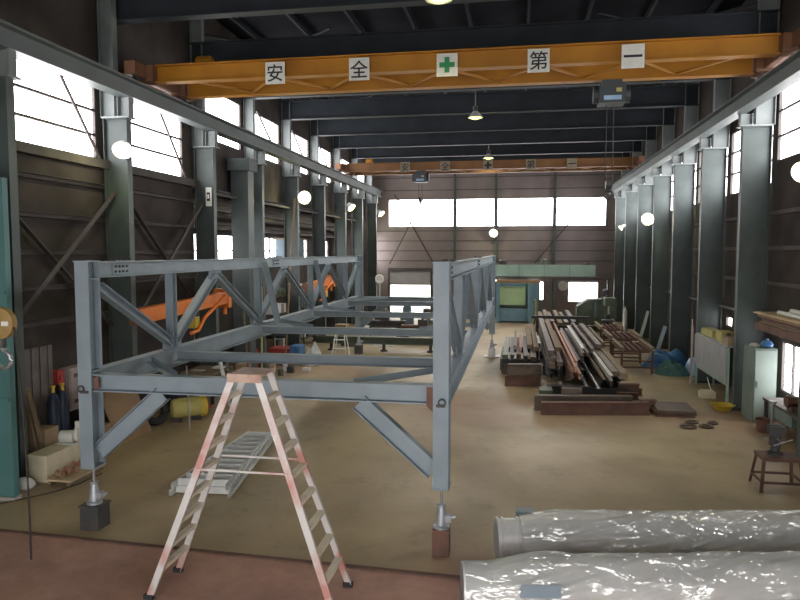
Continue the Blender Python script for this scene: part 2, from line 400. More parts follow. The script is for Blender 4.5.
# wall posts, girts and braces of the back wall
for i, x in enumerate((-4.13, -1.49, 2.2)):
    struct('wall_post', MB().ext(p_i(.2, .14), (x, YB-.12, 0 if x > -2 else 0), (x, YB-.12, ZC-.3), (0, 1, 0)), 'column', '%s slim steel post of the back wall counted from the doorway' % ORD[i], 'post')
g = MB()
for z in (3.6, 4.25, 4.9, 5.55, 8.2, 9.0): g.box(-9.6, 6.45, YB-.035, YB, z, z+.05)
struct('trim_1', g, 'girt', 'horizontal joint rails of the back wall', 'trim')
struct('wall_brace', MB().ext(p_l(.08, .08), (3.9, YB-.28, 7.0), (1.0, YB-.28, 3.5)), 'girt', 'slanting brace on the back wall above the mint panels', 'brace')
struct('wall_brace', MB().ext(p_l(.08, .08), (-8.1, YB-.28, 8.0), (-5.4, YB-.28, 3.3)), 'girt', 'slanting brace above the roller shutter', 'brace')
struct('wall_brace', MB().ext(p_l(.07, .07), (-6.2, YB-.42, 7.6), (-8.4, YB-.42, 3.4)), 'girt', 'crossing brace above the roller shutter', 'brace')

# left wall girts and braces
def girts(y0, y1, zs, x=XL, sg=1, d=.12):
    g = MB()
    for z in zs: g.ext(p_c(.1, d) if sg > 0 else p_c(.1, d), (x+sg*d/2, y0, z), (x+sg*d/2, y1, z))
    return g
struct('trim_2', girts(6, 19.15, (2.75, 3.47, 4.2, 4.95, 5.72)), 'girt', 'horizontal girts on the dark wall of the near bays', 'trim')
struct('trim_3', MB().box(XL, XL+.2, 6, 19.15, 6.13, 6.33), 'girt', 'long sill ledge under the near bay windows', 'trim')
for a, b, nm in ((10.75, 14.6, 'nearest bay beside the teal panel'), (15.3, 19.0, 'bay behind the floodlit column')):
    struct('wall_brace', MB().ext(p_l(.11, .11), (XL+.2, a, 5.6), (XL+.2, b, 2.5)), 'brace', 'dark slanting brace of the %s, upper end towards the camera' % nm, 'brace')
    struct('wall_brace', MB().ext(p_l(.11, .11), (XL+.33, b, 5.6), (XL+.33, a, 2.5)), 'brace', 'dark slanting brace of the %s, lower end towards the camera' % nm, 'brace')
for i, (a, b) in enumerate(((11.75, 14.5), (15.75, 18.6))):
    struct('window_brace', MB().rod((XL+.16, a+.45*(b-a), 8.0), (XL+.16, b-.15, 6.35), .035), 'brace', 'slanting tie rod across the %s near window' % ORD[i], 'brace')
for i in range(4):
    a, b, c, d = lw_b[i+1]
    struct('window_brace', MB().rod((XL+.16, a+.3, d), (XL+.16, b-.2, c), .04), 'brace', 'slanting tie rod across the %s high window over the alcove' % ORD[i+1], 'brace')
struct('window_brace', MB().rod((XR-.16, rw[0][0]+.2, 8.2), (XR-.16, rw[0][1]-.1, 6.5), .03), 'brace', 'tie rod across the nearest tall window beside the lockers', 'brace')
struct('window_brace', MB().rod((XR-.16, rw[1][0]+1.8, 8.2), (XR-.16, rw[1][0]+.2, 6.5), .02), 'brace', 'tie rod across the second tall window beside the lockers', 'brace')
# right girts
struct('trim_4', girts(6, 44.3, (2.5, 3.4, 4.3, 5.2), XR-.1, 1, .1), 'girt', 'horizontal girts on the wall between the locker side columns', 'trim')
struct('trim_5', MB().ext(p_l(.06, .06), (6.33, 11.8, 2.5), (6.33, 44.2, 2.5)), 'column_pale', 'pale steel rail linking the columns beside the lockers', 'trim')
# alcove girts and service pipes
g = MB()
for z in (2.2, 5.2, 5.9): g.box(XA, XA+.1, 19.25, 38.65, z, z+.1)
struct('trim_6', g, 'girt', 'horizontal rails on the alcove wall', 'trim')
for i, (z, x, r) in enumerate(((5.05, -10.2, .07), (5.45, -10.0, .09), (5.75, -10.45, .12), (6.0, -9.3, .05))):
    solo('service_pipe', MB().rod((x, 19.4, z), (x, 38.4, z), r), 'girt', ('thin grey service pipe, lowest under the alcove soffit', 'thicker bare pipe above the lowest alcove pipe', 'thick dusty duct pipe highest inside the alcove', 'slim pipe along the alcove edge behind the columns')[i], 'pipe', 'service pipes in the alcove')
    
# columns --------------------------------------------------------------------
def column(x_in, x_out, y, z1, label, upper):
    """H column, web square to the wall; inner flange at x_in"""
    sg = 1 if x_out > x_in else -1
    t = thing('steel_column', ((x_in+x_out)/2, y, 0), label, 'column', None, 'structure')
    cx = (x_in+x_out)/2; h = abs(x_out-x_in)
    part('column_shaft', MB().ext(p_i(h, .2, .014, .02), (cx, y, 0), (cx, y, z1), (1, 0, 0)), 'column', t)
    part('base_plate', MB().box(cx-h/2-.05, cx+h/2+.05, y-.15, y+.15, 0, .03), 'brace', t)
    # stub under the runway beam with stiffeners
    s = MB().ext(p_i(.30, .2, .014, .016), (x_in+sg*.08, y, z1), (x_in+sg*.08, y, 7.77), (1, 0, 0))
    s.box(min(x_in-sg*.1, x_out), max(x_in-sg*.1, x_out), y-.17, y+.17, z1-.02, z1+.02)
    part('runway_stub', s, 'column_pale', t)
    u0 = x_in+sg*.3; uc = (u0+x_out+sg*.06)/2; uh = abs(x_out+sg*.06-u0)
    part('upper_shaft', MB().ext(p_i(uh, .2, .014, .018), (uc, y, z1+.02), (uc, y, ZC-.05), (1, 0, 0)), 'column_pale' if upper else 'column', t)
    return t
for i, y in enumerate(LG):
    column(-8.95, -9.55, y, 7.3, '%s steel column counted from the camera along the alcove side' % ORD[i], True)
for i, y in enumerate(RG):
    column(5.67, 6.38, y, 7.45, '%s steel column counted from the camera along the locker side' % ORD[i], True)
# big boxed column in the alcove line
struct('steel_column', MB().box(-9.5, -8.9, 21.6, 22.1, 0, 6.9).box(-9.6, -8.8, 21.5, 22.2, 6.9, 7.3), 'column', 'broad boxed column standing between the third and fourth columns of the alcove side', 'column')
def runway(x, label, sg):
    t = thing('runway_beam', (x, 20, 7.75), label, 'beam', None, 'structure')
    part('beam', MB().ext(p_i(.42, .34, .02, .035), (x, 4.0, 7.985), (x, 44.3, 7.985)), 'runway', t)
    part('crane_rail', MB().ext(p_r(.07, .06), (x, 4.0, 8.232), (x, 44.3, 8.232)), 'steel', t)
runway(-9.02, 'long crane runway beam over the alcove side columns', 1); runway(5.58, 'long crane runway beam over the locker side columns', -1)
# roof beams + purlins
for i, y in enumerate([11.2, 15.0]+RG[2:]):
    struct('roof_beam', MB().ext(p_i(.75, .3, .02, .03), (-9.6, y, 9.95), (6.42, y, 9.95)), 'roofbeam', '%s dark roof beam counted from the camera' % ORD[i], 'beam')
pm = MB()
for k in range(9):
    x = -8.8+k*1.8; pm.ext(p_c(.2, .08), (x, YF, 11.45), (x, 44.4, 11.45))
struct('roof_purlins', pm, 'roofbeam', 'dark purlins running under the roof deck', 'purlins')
for i, y in enumerate(RG[2:-1]):
    br = MB()
    br.rod((-9.3, y+.1, 10.6), (-5.4, y+3.7, 10.6), .04); br.rod((-5.4, y+.1, 10.6), (-9.3, y+3.7, 10.6), .04)
    br.rod((2.0, y+.1, 10.6), (6, y+3.7, 10.6), .04); br.rod((6, y+.1, 10.6), (2.0, y+3.7, 10.6), .04)
    struct('roof_brace', br, 'roofbeam', 'crossed roof bracing in the %s bay past the near crane' % ORD[i], 'brace')
# floor strip between the red and the ochre concrete
sm = MB().ext(p_r(.02, .09), (-9.5, 8.88, .008), (6.4, 8.2, .008))
struct('trim_7', sm, 'rust', 'thin rusty steel strip set in the floor at the edge of the red paint', 'trim')

# ------------------------------------------------------------------ the bridge frame
XLP, XRP = -6.345, -1.02
Y0, Y1 = 9.2, 27.2
bf = thing('bridge_frame', (-3.72, Y0, 0), 'large blue-grey steel truss frame of two side trusses propped on jacks across the shop floor', 'steel frame')
for x in (XLP, XRP):
    n0 = set(bpy.data.meshes)
    for y in (Y0, Y1):
        p = part('end_post', MB().ext(p_i(.30, .215, .014, .02), (x, y, .97), (x, y, 4.05), (0, 1, 0)), 'frame', bf)
        for z in (4.05, .95): part('cap_plate', MB().box(x-.12, x+.12, y-.165, y+.165, z, z+.02), 'frame', p)
        for z in (2.42, 2.12, 3.80): part('stiffener', MB().box(x-.1, x+.1, y-.13, y+.13, z-.008, z+.008), 'frame', p)
        if y == Y0:
            lug = MB().ring((x-.04 if x < -3 else x+.02, y-.185, 2.17), (0, 1, 0), .045, .012, 16, 6).box(x-.06, x+.06, y-.175, y-.15, 2.1, 2.14)
            part('lifting_lug', lug, 'darksteel', p)
    part('top_chord', MB().ext(p_i(.24, .2, .012, .018), (x, Y0+.15, 3.93), (x, Y1-.15, 3.93)), 'frame', bf)
    part('bottom_chord', MB().ext(p_i(.34, .2, .012, .018), (x, Y0+.15, 2.25), (x, Y1-.15, 2.25)), 'frame', bf)
    nodes = (11.7, 16.05, 20.5, 25.0); tops = (13.6, 18.05, 22.6)
    for y in nodes:
        part('vertical_strut', MB().ext(p_i(.16, .15, .01, .012), (x, y, 2.42), (x, y, 3.81), (0, 1, 0)), 'frame', bf)
        g = MB().box(x-.008, x+.008, y-.34, y+.34, 2.42, 2.68)
        part('gusset', g, 'frame', bf)
    for y in tops: part('gusset', MB().box(x-.008, x+.008, y-.3, y+.3, 3.58, 3.81), 'frame', bf)
    seq = [(Y0+.15, 3.72)]
    for i, y in enumerate(nodes):
        seq.append((y, 2.5))
        if i < 3: seq.append((tops[i], 3.74))
    seq.append((Y1-.15, 3.72))
    for (ya, za), (yb, zb) in zip(seq, seq[1:]):
        a, b = V((x, ya, za)), V((x, yb, zb)); d = (b-a).normalized()
        part('diagonal', MB().ext(p_i(.15, .15, .01, .012), a+d*.1, b-d*.1, (1, 0, 0) if False else (0, 0, 1)), 'frame', bf)
    s = -1 if x > -3 else 1
    for y in (16.05, 20.5):
        part('stay_brace', MB().ext(p_c(.14, .12), (x+s*.13, y+.12, 3.95), (x+s*.47, y+.12, 2.44), (0, 1, 0)), 'frame', bf)
        part('plan_brace', MB().ext(p_l(.1, .1), (x+s*.1, y+1.35, 2.36), (x+s*1.35, y+.08, 2.36)), 'frame', bf)
    part('plan_brace', MB().ext(p_l(.1, .1), (x+s*.1, Y0+1.5, 2.36), (x+s*1.3, Y0+.1, 2.36)), 'frame', bf)
    part('plan_brace', MB().ext(p_l(.1, .1), (x+s*.1, Y1-1.5, 2.36), (x+s*1.3, Y1-.1, 2.36)), 'frame', bf)
    for y in (Y0, Y1):
        part('knee_brace', MB().ext(p_i(.25, .16, .01, .014), (x+s*1.16, y, 2.1), (x+s*.1, y, 1.17)), 'frame', bf)
    for y in (10.05, 17.35):
        part('splice_plate', MB().box(x-.026, x-.006, y-.22, y+.22, 3.84, 4.02), 'frame', bf)
        part('splice_plate', MB().box(x-.1, x+.1, y-.28, y+.28, 4.05, 4.062), 'frame', bf)
        sp = part('splice_plate', MB().box(x+.006, x+.026, y-.22, y+.22, 3.84, 4.02), 'frame', bf)
        bo = MB()
        for yy in (-.16, -.05, .05, .16):
            for z in (3.89, 3.97): bo.rod((x+.02, y+yy, z), (x+.045, y+yy, z), .022, n=6); bo.rod((x-.045, y+yy, z), (x-.02, y+yy, z), .022, n=6)
            for xx in (-.06, .06): bo.rod((x+xx, y+yy*1.4, 4.06), (x+xx, y+yy*1.4, 4.09), .02, n=6)
        part('splice_bolts', bo, 'darksteel', sp)
    if x == XLP:   # this side truss stands very slightly out of parallel
        c0 = V((XLP, Y0, 0))-OFF[bf.name]
        for me in set(bpy.data.meshes)-n0: me.transform(Matrix.Translation(c0) @ Matrix.Rotation(.0075, 4, 'Z') @ Matrix.Translation(-c0))
for y in (Y0, Y1):
    part('end_beam', MB().ext(p_i(.26, .2, .012, .018), (XLP+.1-.0075*(y-Y0), y, 2.25), (XRP-.1, y, 2.25)), 'frame', bf)
for y in (11.7, 16.05, 20.5, 25.0):
    part('cross_beam', MB().ext(p_i(.17, .16, .01, .014), (XLP+.1-.0075*(y-Y0), y, 2.27), (XRP-.1, y, 2.27)), 'frame', bf)
part('connection_plate', MB().box(XLP+.12, XLP+.2, Y0-.105, Y0-.09, 2.16, 2.34), 'rust', bf, 'reddish bare connection plate')
part('connection_plate', MB().poly([(XRP-.1, Y0-.105, 2.36), (XRP-.2, Y0-.105, 2.36), (XRP-.2, Y0-.105, 2.1), (XRP-.1, Y0-.105, 2.0)], .015, (0, 1, 0)), 'rust', bf, 'reddish bare connection plate')

# jacks and packing blocks under the four posts
def make_jack(loc, label):
    t = thing('screw_jack', (0, 0, 0), label, 'jack', 'jacks under the frame')
    part('jack_body', MB().lathe([(.115, 0), (.115, .03), (.085, .05), (.07, .2), (.05, .3), (.06, .31), (.06, .34), (.03, .345)], n=20), 'jackgrey', t)
    part('screw', MB().rod((0, 0, .34), (0, 0, .55), .022).lathe([(.045, .55), (.05, .57), (.04, .58)], n=14), 'steel', t)
    part('ratchet_box', MB().box(.05, .14, -.05, .05, .09, .19).rod((.1, 0, .14), (.2, 0, .16), .025), 'jackgrey', t)
    t.location = loc; return t
j0 = make_jack((XLP, Y0, .37), 'grey screw jack under the front post on the alcove side')
dup(j0, (XRP, Y0, .37), 0, 'grey screw jack under the front post beside the wrapped ducts')
dup(j0, (XLP-.135, Y1, .37), 0, 'grey screw jack under the far post on the alcove side')
dup(j0, (XRP, Y1, .37), 0, 'grey screw jack under the far post near the steel stock')
b0 = solo('packing_block', MB().box(XLP-.15, XLP+.15, Y0-.15, Y0+.15, 0, .35).box(XLP-.17, XLP+.17, Y0-.17, Y0+.17, .35, .37), 'darksteel', 'dark steel block with a lip under the front jack on the alcove side', 'block', 'blocks under the jacks')
solo('packing_block', MB().box(XRP-.115, XRP+.115, Y0-.12, Y0+.12, 0, .37), 'rust', 'rust red block under the front jack beside the wrapped ducts', 'block', 'blocks under the jacks')
solo('packing_block', MB().box(XLP-.285, XLP+.015, Y1-.15, Y1+.15, .3, .37).box(XLP-.285, XLP+.015, Y1-.15, Y1+.15, 0, .3), 'darksteel', 'dark block under the far jack on the alcove side', 'block', 'blocks under the jacks')
solo('packing_block', MB().box(XRP-.14, XRP+.14, Y1-.14, Y1+.14, 0, .37).box(XRP-.3, XRP+.3, Y1-.2, Y1+.2, 0, .06), 'galv', 'pale block on a foot plate under the far jack near the steel stock', 'block', 'blocks under the jacks')
rl = thing('support_beam', (-4.0, 28.1, 0), 'long dark low beam on short feet lying across the floor behind the far cross beams', 'beam')
part('beam', MB().ext(p_i(.3, .24, .02, .03), (-8.6, 28.1, .45), (-2.6, 28.1, .45)), 'machine', rl)
for x in (-7.9, -5.6, -3.6): part('foot', MB().lathe([(.16, 0), (.16, .05), (.07, .09), (.07, .3)], (x, 28.1, 0), n=14), 'darksteel', rl)

# ------------------------------------------------------------------ overhead cranes
def girder(y, m='crane'):
    return MB().ext(p_i(.42, .26, .02, .03), (-8.7, y, 8.49), (5.26, y, 8.49))
def crane(yc, label, mc='crane', name='overhead_crane'):
    t = thing(name, (-1.7, yc, 8.27), label, 'crane')
    ya, yb = yc-.8, yc+.8
    for y in (ya, yb):
        part('girder', girder(y), mc, t)
    tw = MB()
    tw.ext(p_l(.06, .06), (-7.9, ya+.15, 8.66), (4.6, ya+.15, 8.66))
    n = 12
    for i in range(n):
        x0 = -7.9+i*12.5/n; x1 = x0+12.5/n
        a, b = ((ya+.12, yb-.12), (yb-.12, ya+.12))[i % 2]
        tw.ext(p_l(.07, .07), (x0, a, 8.36), (x1, b, 8.36))
    part('lattice_brace', tw, mc, t)
    for x in (-9.02, 5.58):
        e = part('end_carriage', MB().box(x-.14, x+.14, yc-1.5, yc+1.5, 8.36, 8.66).box(x-.3 if x > 0 else x-.1, x+.1 if x > 0 else x+.3, ya-.2, ya+.2, 8.3, 8.68).box(x-.3 if x > 0 else x-.1, x+.1 if x > 0 else x+.3, yb-.2, yb+.2, 8.3, 8.68), 'craneold', t)
        w = MB()
        for yy in (-1.2, 1.2): w.rod((x-.05, yc+yy, 8.4), (x+.05, yc+yy, 8.4), .13, n=16)
        part('wheel', w, 'darksteel', e)
    part('walkway', MB().box(-6.5, 3.4, ya+.14, ya+.62, 8.70, 8.73), 'craneold', t)
    part('drive_motor', MB().lathe([(.13, 0), (.15, .04), (.15, .34), (.1, .4)], (-7.8, ya+.3, 8.82), (1, 0, 0), 16).box(-7.95, -7.35, ya+.1, ya+.5, 8.66, 8.72), 'crane', t)
    return t
crane(16.4, 'orange double girder overhead crane nearest the camera, with large white safety signs')
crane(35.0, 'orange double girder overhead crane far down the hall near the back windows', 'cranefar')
def hoist(x, y, label, ln):
    t = thing('hanging_hoist', (x, y, 7.6), label, 'hoist', 'crane hoists')
    part('hoist_body', MB().box(x-.3, x+.3, y-.28, y+.28, 7.72, 8.14).rod((x-.42, y, 7.95), (x+.42, y, 7.95), .2, n=18).box(x-.22, x+.22, y-.2, y+.2, 8.14, 8.27), 'hoistdark', t)
    part('label_plate', MB().box(x-.2, x+.2, y-.295, y-.28, 7.78, 7.88), 'paleblue', t, 'pale blue label strip')
    part('warning_label', MB().box(x+.08, x+.2, y-.295, y-.28, 7.96, 8.05), 'oldyellow', t, 'yellow label')
    part('rope', MB().rod((x-.1, y, 7.75), (x-.1, y, ln), .012, n=6).rod((x+.06, y, 7.75), (x+.06, y, ln), .012, n=6), 'cable', t)
    part('hook_block', MB().rod((x-.02-.07, y, ln-.05), (x-.02+.07, y, ln-.05), .14, n=16).ring((x-.02, y, ln-.32), (0, 1, 0), .1, .025, 16, 8, 0, 300), 'darksteel', t)
hoist(2.13, 17.2, 'dark hoist with blue and yellow labels under the near crane', 5.9)
hoist(-4.95, 34.5, 'small dark hoist under the far crane near the alcove side', 6.9)

# safety signs
def glyph(ch, size):
    cu = bpy.data.curves.new('glyph', 'FONT'); cu.body = ch; cu.size = size; cu.extrude = .004; cu.offset = .003; cu.align_x = 'CENTER'
    ob = bpy.data.objects.new('glyph', cu); COL.objects.link(ob)
    bpy.context.view_layer.update()
    me = bpy.data.meshes.new_from_object(ob.evaluated_get(bpy.context.evaluated_depsgraph_get()))
    bpy.data.objects.remove(ob); bpy.data.curves.remove(cu)
    xs = [v.co.x for v in me.vertices]; ys = [v.co.y for v in me.vertices]
    if not xs: return me
    c = V(((min(xs)+max(xs))/2, (min(ys)+max(ys))/2, 0))
    for v in me.vertices: v.co -= c
    me.transform(Matrix.Rotation(R(90), 4, 'X'))
    return me
GL = {}
for ch in '安全第': GL[ch] = glyph(ch, .42)
def box_mesh(parts):
    mb = MB()
    for p in parts: mb.box(*p)
    return mb.mesh('mark', (0, 0, 0))
GL['十'] = box_mesh([(-.055, .055, -.004, .004, -.17, .17), (-.17, -.055, -.004, .004, -.055, .055), (.055, .17, -.004, .004, -.055, .055)])
GL['一'] = box_mesh([(-.19, .19, -.004, .004, -.025, .025)])
WORD = [('安', 'first safety board, %s'), ('全', 'second safety board, %s'), ('十', 'board with the green cross, %s'), ('第', 'fourth safety board, %s'), ('一', 'board with a single black bar, %s')]
def boards(xs, y, z, where, grp, mplate, far=False):
    for (ch, lab), x in zip(WORD, xs):
        t = thing('sign_board', (x, y, z), lab % where, 'sign', grp)
        part('board', MB().box(x-.235, x+.235, y-.01, y+.01, z-.25, z+.25), mplate, t)
        me = GL[ch].copy(); me.materials.clear(); me.materials.append(M['green'] if ch == '十' and not far else M['ink'])  # far cross is drawn dark instead of green
        o = bpy.data.objects.new('green_cross' if ch == '十' else 'character', me); COL.objects.link(o); o.parent = t; o.location = (0, -.016, 0); OFF[o.name] = V((x, y, z))
boards((-5.65, -3.64, -1.63, .37, 2.34), 15.44, 8.36, 'white with dark marks on the near orange crane', 'safety boards on the near crane', 'white')
M['darkboard'] = mat('dark_board', (.30, .25, .18), .7, 0, (.20, .15, .10), 5, .7)  # far boards use a darker, browner colour than the near ones
boards((-5.68, -3.67, -1.55, .52, 2.46), 34.04, 8.45, 'dark and small on the far crane', 'safety boards on the far crane', 'darkboard', True)

# ------------------------------------------------------------------ lamps
def lampl(loc, power, aim=None):
    d = bpy.data.lights.new('lamp_light', 'SPOT' if aim else 'POINT'); d.energy = power; d.color = (1, .95, .55); d.shadow_soft_size = .12
    if aim: d.spot_size = R(150); d.spot_blend = .5
    o = bpy.data.objects.new('lamp_light', d); COL.objects.link(o); o.location = loc
    if aim: o.rotation_euler = V(aim).to_track_quat('-Z', 'Y').to_euler()
def pendant(x, y, z, label):
    t = thing('pendant_lamp', (0, 0, 0), label, 'lamp', 'pendant lamps under the roof')
    part('stem', MB().rod((0, 0, .35), (0, 0, 11.35-z), .02, n=8), 'steel', t)
    part('gear_box', MB().rod((0, 0, .2), (0, 0, .42), .09, n=14), 'darksteel', t)
    part('reflector', MB().lathe([(.08, .24), (.12, .2), (.26, .02), (.27, 0), (.25, 0), (.11, .18), (.06, .2)], n=26), 'alu', t)
    part('lamp_lens', MB().lathe([(.02, -.06), (.13, -.03), (.2, .01), (.2, .03)], n=20), 'lamp', t)
    t.location = (x, y, z); return t
pl = pendant(-1.6, 13.6, 9.12, 'bright pendant lamp nearest the camera, at the top edge of the photo')
dup(pl, (-1.6, 24.9, 9.0), 0, 'bright pendant lamp just past the near crane, under the roof')
dup(pl, (-1.6, 35.6, 9.0), 0, 'bright pendant lamp farthest down the hall above the far crane')
for y in (13.6, 24.9, 35.6): lampl((-1.6, y, 8.9), 110, (0, 0, -1))
def flood(loc, aim, wall, label, r=.2):
    """aim: direction the lens faces; wall: vector from the lamp to what it is fixed to"""
    loc = V(loc); a = V(aim).normalized()
    t = thing('flood_light', loc, label, 'lamp', 'flood lights on the columns')
    part('housing', MB().lathe([(r*.35, -.3), (r*.5, -.26), (r*1.0, -.02), (r*1.08, 0), (r*1.08, .02), (r*.98, .02)], loc, a, 22), 'galv', t)
    part('lamp_lens', MB().lathe([(r*.96, .015), (r*.8, .035), (r*.3, .05)], loc, a, 22), 'lamp', t)
    lampl(loc+a*.16, 28*(r/.2)**2)
    w = V(wall); m_ = loc-a*.2
    part('bracket', MB().tube([m_, m_+V((0, 0, -.12)), loc+w+V((0, 0, -.12))], .022), 'darksteel', t)
flood((-8.66, 13.95, 6.45), (.3, -.7, -.62), (-.265, .6, 0), 'bright flood light on the column between the two large near windows')
flood((-8.6, 26.7, 6.4), (.5, -.85, -.15), (-.325, .2, 0), 'largest bright flood light on the alcove columns, beside the broad column', .25)
flood((-8.6, 34.6, 6.5), (.75, -.3, -.75), (-.325, .1, 0), 'tilted flood light second to last along the alcove columns', .22)
flood((-8.6, 42.4, 6.6), (.75, -.3, -.75), (-.325, .1, 0), 'tilted flood light at the last alcove column by the back wall', .22)
flood((5.4, 30.6, 5.6), (-.5, -.85, -.15), (.245, .2, 0), 'bright flood light halfway along the locker side columns', .25)
flood((5.4, 38.4, 5.5), (-.8, -.2, -.6), (.245, .2, 0), 'small distant flood light on the locker side columns', .14)
flood((5.42, 14.5, 5.75), (-.7, -.75, -.45), (.225, .25, 0), 'flood light on the nearest locker side column at the edge of the photo', .2)
flood((-1.62, 43.9, 5.4), (0, -1, -.1), (.1, .42, 0), 'bright flood light on the back wall post above the mint panels', .24)

# ------------------------------------------------------------------ step ladders
def stile(mb, p0, p1, w=.095, d=.03, up=(0, 1, 0)):
    return mb.ext(p_c(w, d, .006) if False else p_r(d, w), p0, p1, up)
sl = thing('step_ladder', (-3.2, 7.75, 0), 'tall aluminium step ladder stained with red paint standing open in front of the frame', 'ladder')
CX, CY, HT = -3.16, 7.69, 2.74
for s, foot in ((-1, -4.36), (1, -2.06)):
    top = CX+s*.15
    for k, nm in ((-1, 'front'), (1, 'rear')):
        yb, yt = CY+k*.36, CY+k*.20
        st = part('stile', MB().ext([(-.0125, -.042), (.0125, -.042), (.0125, .042), (-.0125, .042)], (foot, yb, .03), (top, yt, HT), (1, 0, 0)).ext([(-.02*k-.012, .034), (-.02*k+.012, .034), (-.02*k+.012, .042), (-.02*k-.012, .042)], (foot, yb, .03), (top, yt, HT), (1, 0, 0)), 'alured', sl)
        part('rubber_foot', MB().box(foot-.07, foot+.05, yb-.03, yb+.03, 0, .06), 'rubber', st)
    for i in range(8):
        z = .37+.3*i; f = (z-.03)/(HT-.03); x = foot+(top-foot)*f; hw = .36+(.20-.36)*f-.012
        part('rung', MB().ext(p_r(.045, .085), (x, CY-hw, z), (x, CY+hw, z)), 'rung', sl)
cap = MB().poly([(CX-.2, CY-.22, HT), (CX+.2, CY-.22, HT), (CX+.2, CY+.22, HT), (CX-.2, CY+.22, HT)], .03, (0, 0, 1))
cap.box(CX-.21, CX+.21, CY-.235, CY-.22, HT-.07, HT+.03).box(CX-.21, CX+.21, CY+.22, CY+.235, HT-.07, HT+.03)
part('top_cap', cap, 'capwood', sl, 'scuffed pinkish top cap')
for k in (-1, 1):
    z = 1.62; f = (z-.03)/(HT-.03); y = CY+k*(.36-.16*f+.02)
    xa = -4.36+(CX-.15+4.36)*f; xb = -2.06+(CX+.15+2.06)*f
    part('spreader_bar', MB().box(xa, xb, y-.006, y+.006, z-.012, z+.012), 'alured', sl)
# folded step ladder lying on the floor
fl = thing('step_ladder', (-5.4, 12.6, 0), 'folded silver step ladder lying flat on the floor behind the standing one', 'ladder')
a0, a1 = V((-5.33, 10.6, 0)), V((-5.56, 13.95, 0)); ax = (a1-a0).normalized(); sx = V((ax.y, -ax.x, 0))
for lev, z in ((0, .07), (1, .20)):
    w0, w1 = (.52, .27) if lev == 0 else (.48, .25)
    for s in (-1, 1):
        p0 = a0+sx*s*w0+V((0, 0, z)); p1 = a1+sx*s*w1+V((0, 0, z+.02))
        part('stile', MB().ext(p_c(.1, .04, .007), p0, p1), 'alu', fl)
    for i in range(11):
        f = (i+.6)/11.6; c = a0.lerp(a1, f); w = w0+(w1-w0)*f-.02
        part('rung', MB().ext(p_r(.12, .03), c-sx*w+V((0, 0, z+.02)), c+sx*w+V((0, 0, z+.02))), 'alu', fl)
part('top_cap', MB().ext(p_r(.16, .56), a1+V((0, 0, .14)), a1+ax*.14+V((0, 0, .14))), 'alu', fl)

# ------------------------------------------------------------------ wrapped ducts
def wrapped_duct(x0, y0, Rr, ang, ln, label, bulge, seed, l0=.02):
    d = V((math.cos(ang), math.sin(ang), 0)); o = V((x0, y0, Rr+.035)); n = V((-d.y, d.x, 0))
    t = thing('wrapped_duct', (x0, y0, 0), label, 'duct', 'wrapped ducts')
    part('duct', MB().lathe([(Rr*.93, 0), (Rr*.93, ln), (Rr*.9, ln), (Rr*.9, 0)], o, d, 48), 'galv', t)
    for k, l in enumerate((0, .06, .27, .33, 3.0, ln-.05)):
        part('flange', MB().lathe([(Rr*.94, l), (Rr, l), (Rr, l+.035), (Rr*.94, l+.035)], o, d, 48), 'galv', t)
    rb = MB()
    for k in range(22): rb.lathe([(Rr*.93, .5+k*.22), (Rr*.945, .51+k*.22), (Rr*.945, .53+k*.22), (Rr*.93, .54+k*.22)], o, d, 36)
    part('duct_rib', rb, 'galv', t)
    # film shell, crumpled
    b = bmesh.new(); NU, NV = 260, 96; rings = []
    for i in range(NU+1):
        l = l0+(ln-.08-l0)*i/NU; ring = []
        for j in range(NV):
            a = 2*math.pi*j/NV; cdir = n*math.cos(a)+V((0, 0, 1))*math.sin(a)
            q = V((l*1.1+seed, a*1.6 if j < NV/2 else (2*math.pi-a)*1.6, seed*.7+a*.0))
            f = noise.noise(V((q.x*1.3+q.y*.8, q.y*1.1, seed)))+.25*noise.noise(V((q.x*3+q.y*2, q.y*1.5-q.x, seed+4)))
            f2 = abs(noise.noise(V((q.x*2.2+q.y*1.7, q.y*.7-q.x*.5, seed+9))))
            f3 = abs(noise.noise(V((q.x*5.5+q.y*3.0, q.y*1.3-q.x*1.0, seed+19))))
            env = min(1, max(0, (l-.3)/.5)) 
            rad = Rr*(1.02+.0*f)+env*(.035+.03*f+.035*(.5-f2)*1.2+.012*(.25-f3))*bulge+.012*f*(1-env)
            top = max(0, math.sin(a)); rad += env*bulge*.03*top
            p = o+d*l+cdir*max(rad, Rr*1.01)
            if p.z < .012: p.z = .012+.004*(f+1)
            ring.append(b.verts.new(p))
        rings.append(ring)
    for r0, r1 in zip(rings, rings[1:]):
        for j in range(NV): b.faces.new((r0[j], r0[(j+1) % NV], r1[(j+1) % NV], r1[j]))
    m_ = MB(); m_.b.free(); m_.b = b
    part('plastic_wrap', m_, 'film', t, 'crumpled clear plastic film', 60)
    for k, l in enumerate((.75, 4.2)):
        sx_ = o+d*l
        part('cradle', MB().ext(p_r(.1, .07), V((sx_.x, sx_.y, .035))-n*.42, V((sx_.x, sx_.y, .035))+n*.42), 'wood', t)
    return t
wrapped_duct(-.26, 9.08, .285, R(9.5), 6.0, 'galvanised duct wrapped in crumpled clear plastic, the farther of two on the floor', 1.0, 3.1, .31)
wrapped_duct(-.60, 7.60, .295, R(9.5), 6.2, 'galvanised duct wrapped in loose clear plastic, cut off by the bottom of the photo', 1.25, 8.4, .02)
solo('paper_label', MB().poly([(.06, 7.36, .545), (.5, 7.43, .545), (.5, 7.34, .44), (.06, 7.27, .44)], .004, (0, -1, .6)), 'bluegreypaper', 'pale blue sheet of paper stuck on the nearer wrapped duct', 'label')
solo('blue_block', MB().box(.0, .27, 9.62, 9.8, 0, .5), 'bluegreypaper', 'pale blue grey box just behind the end of the farther wrapped duct', 'box')

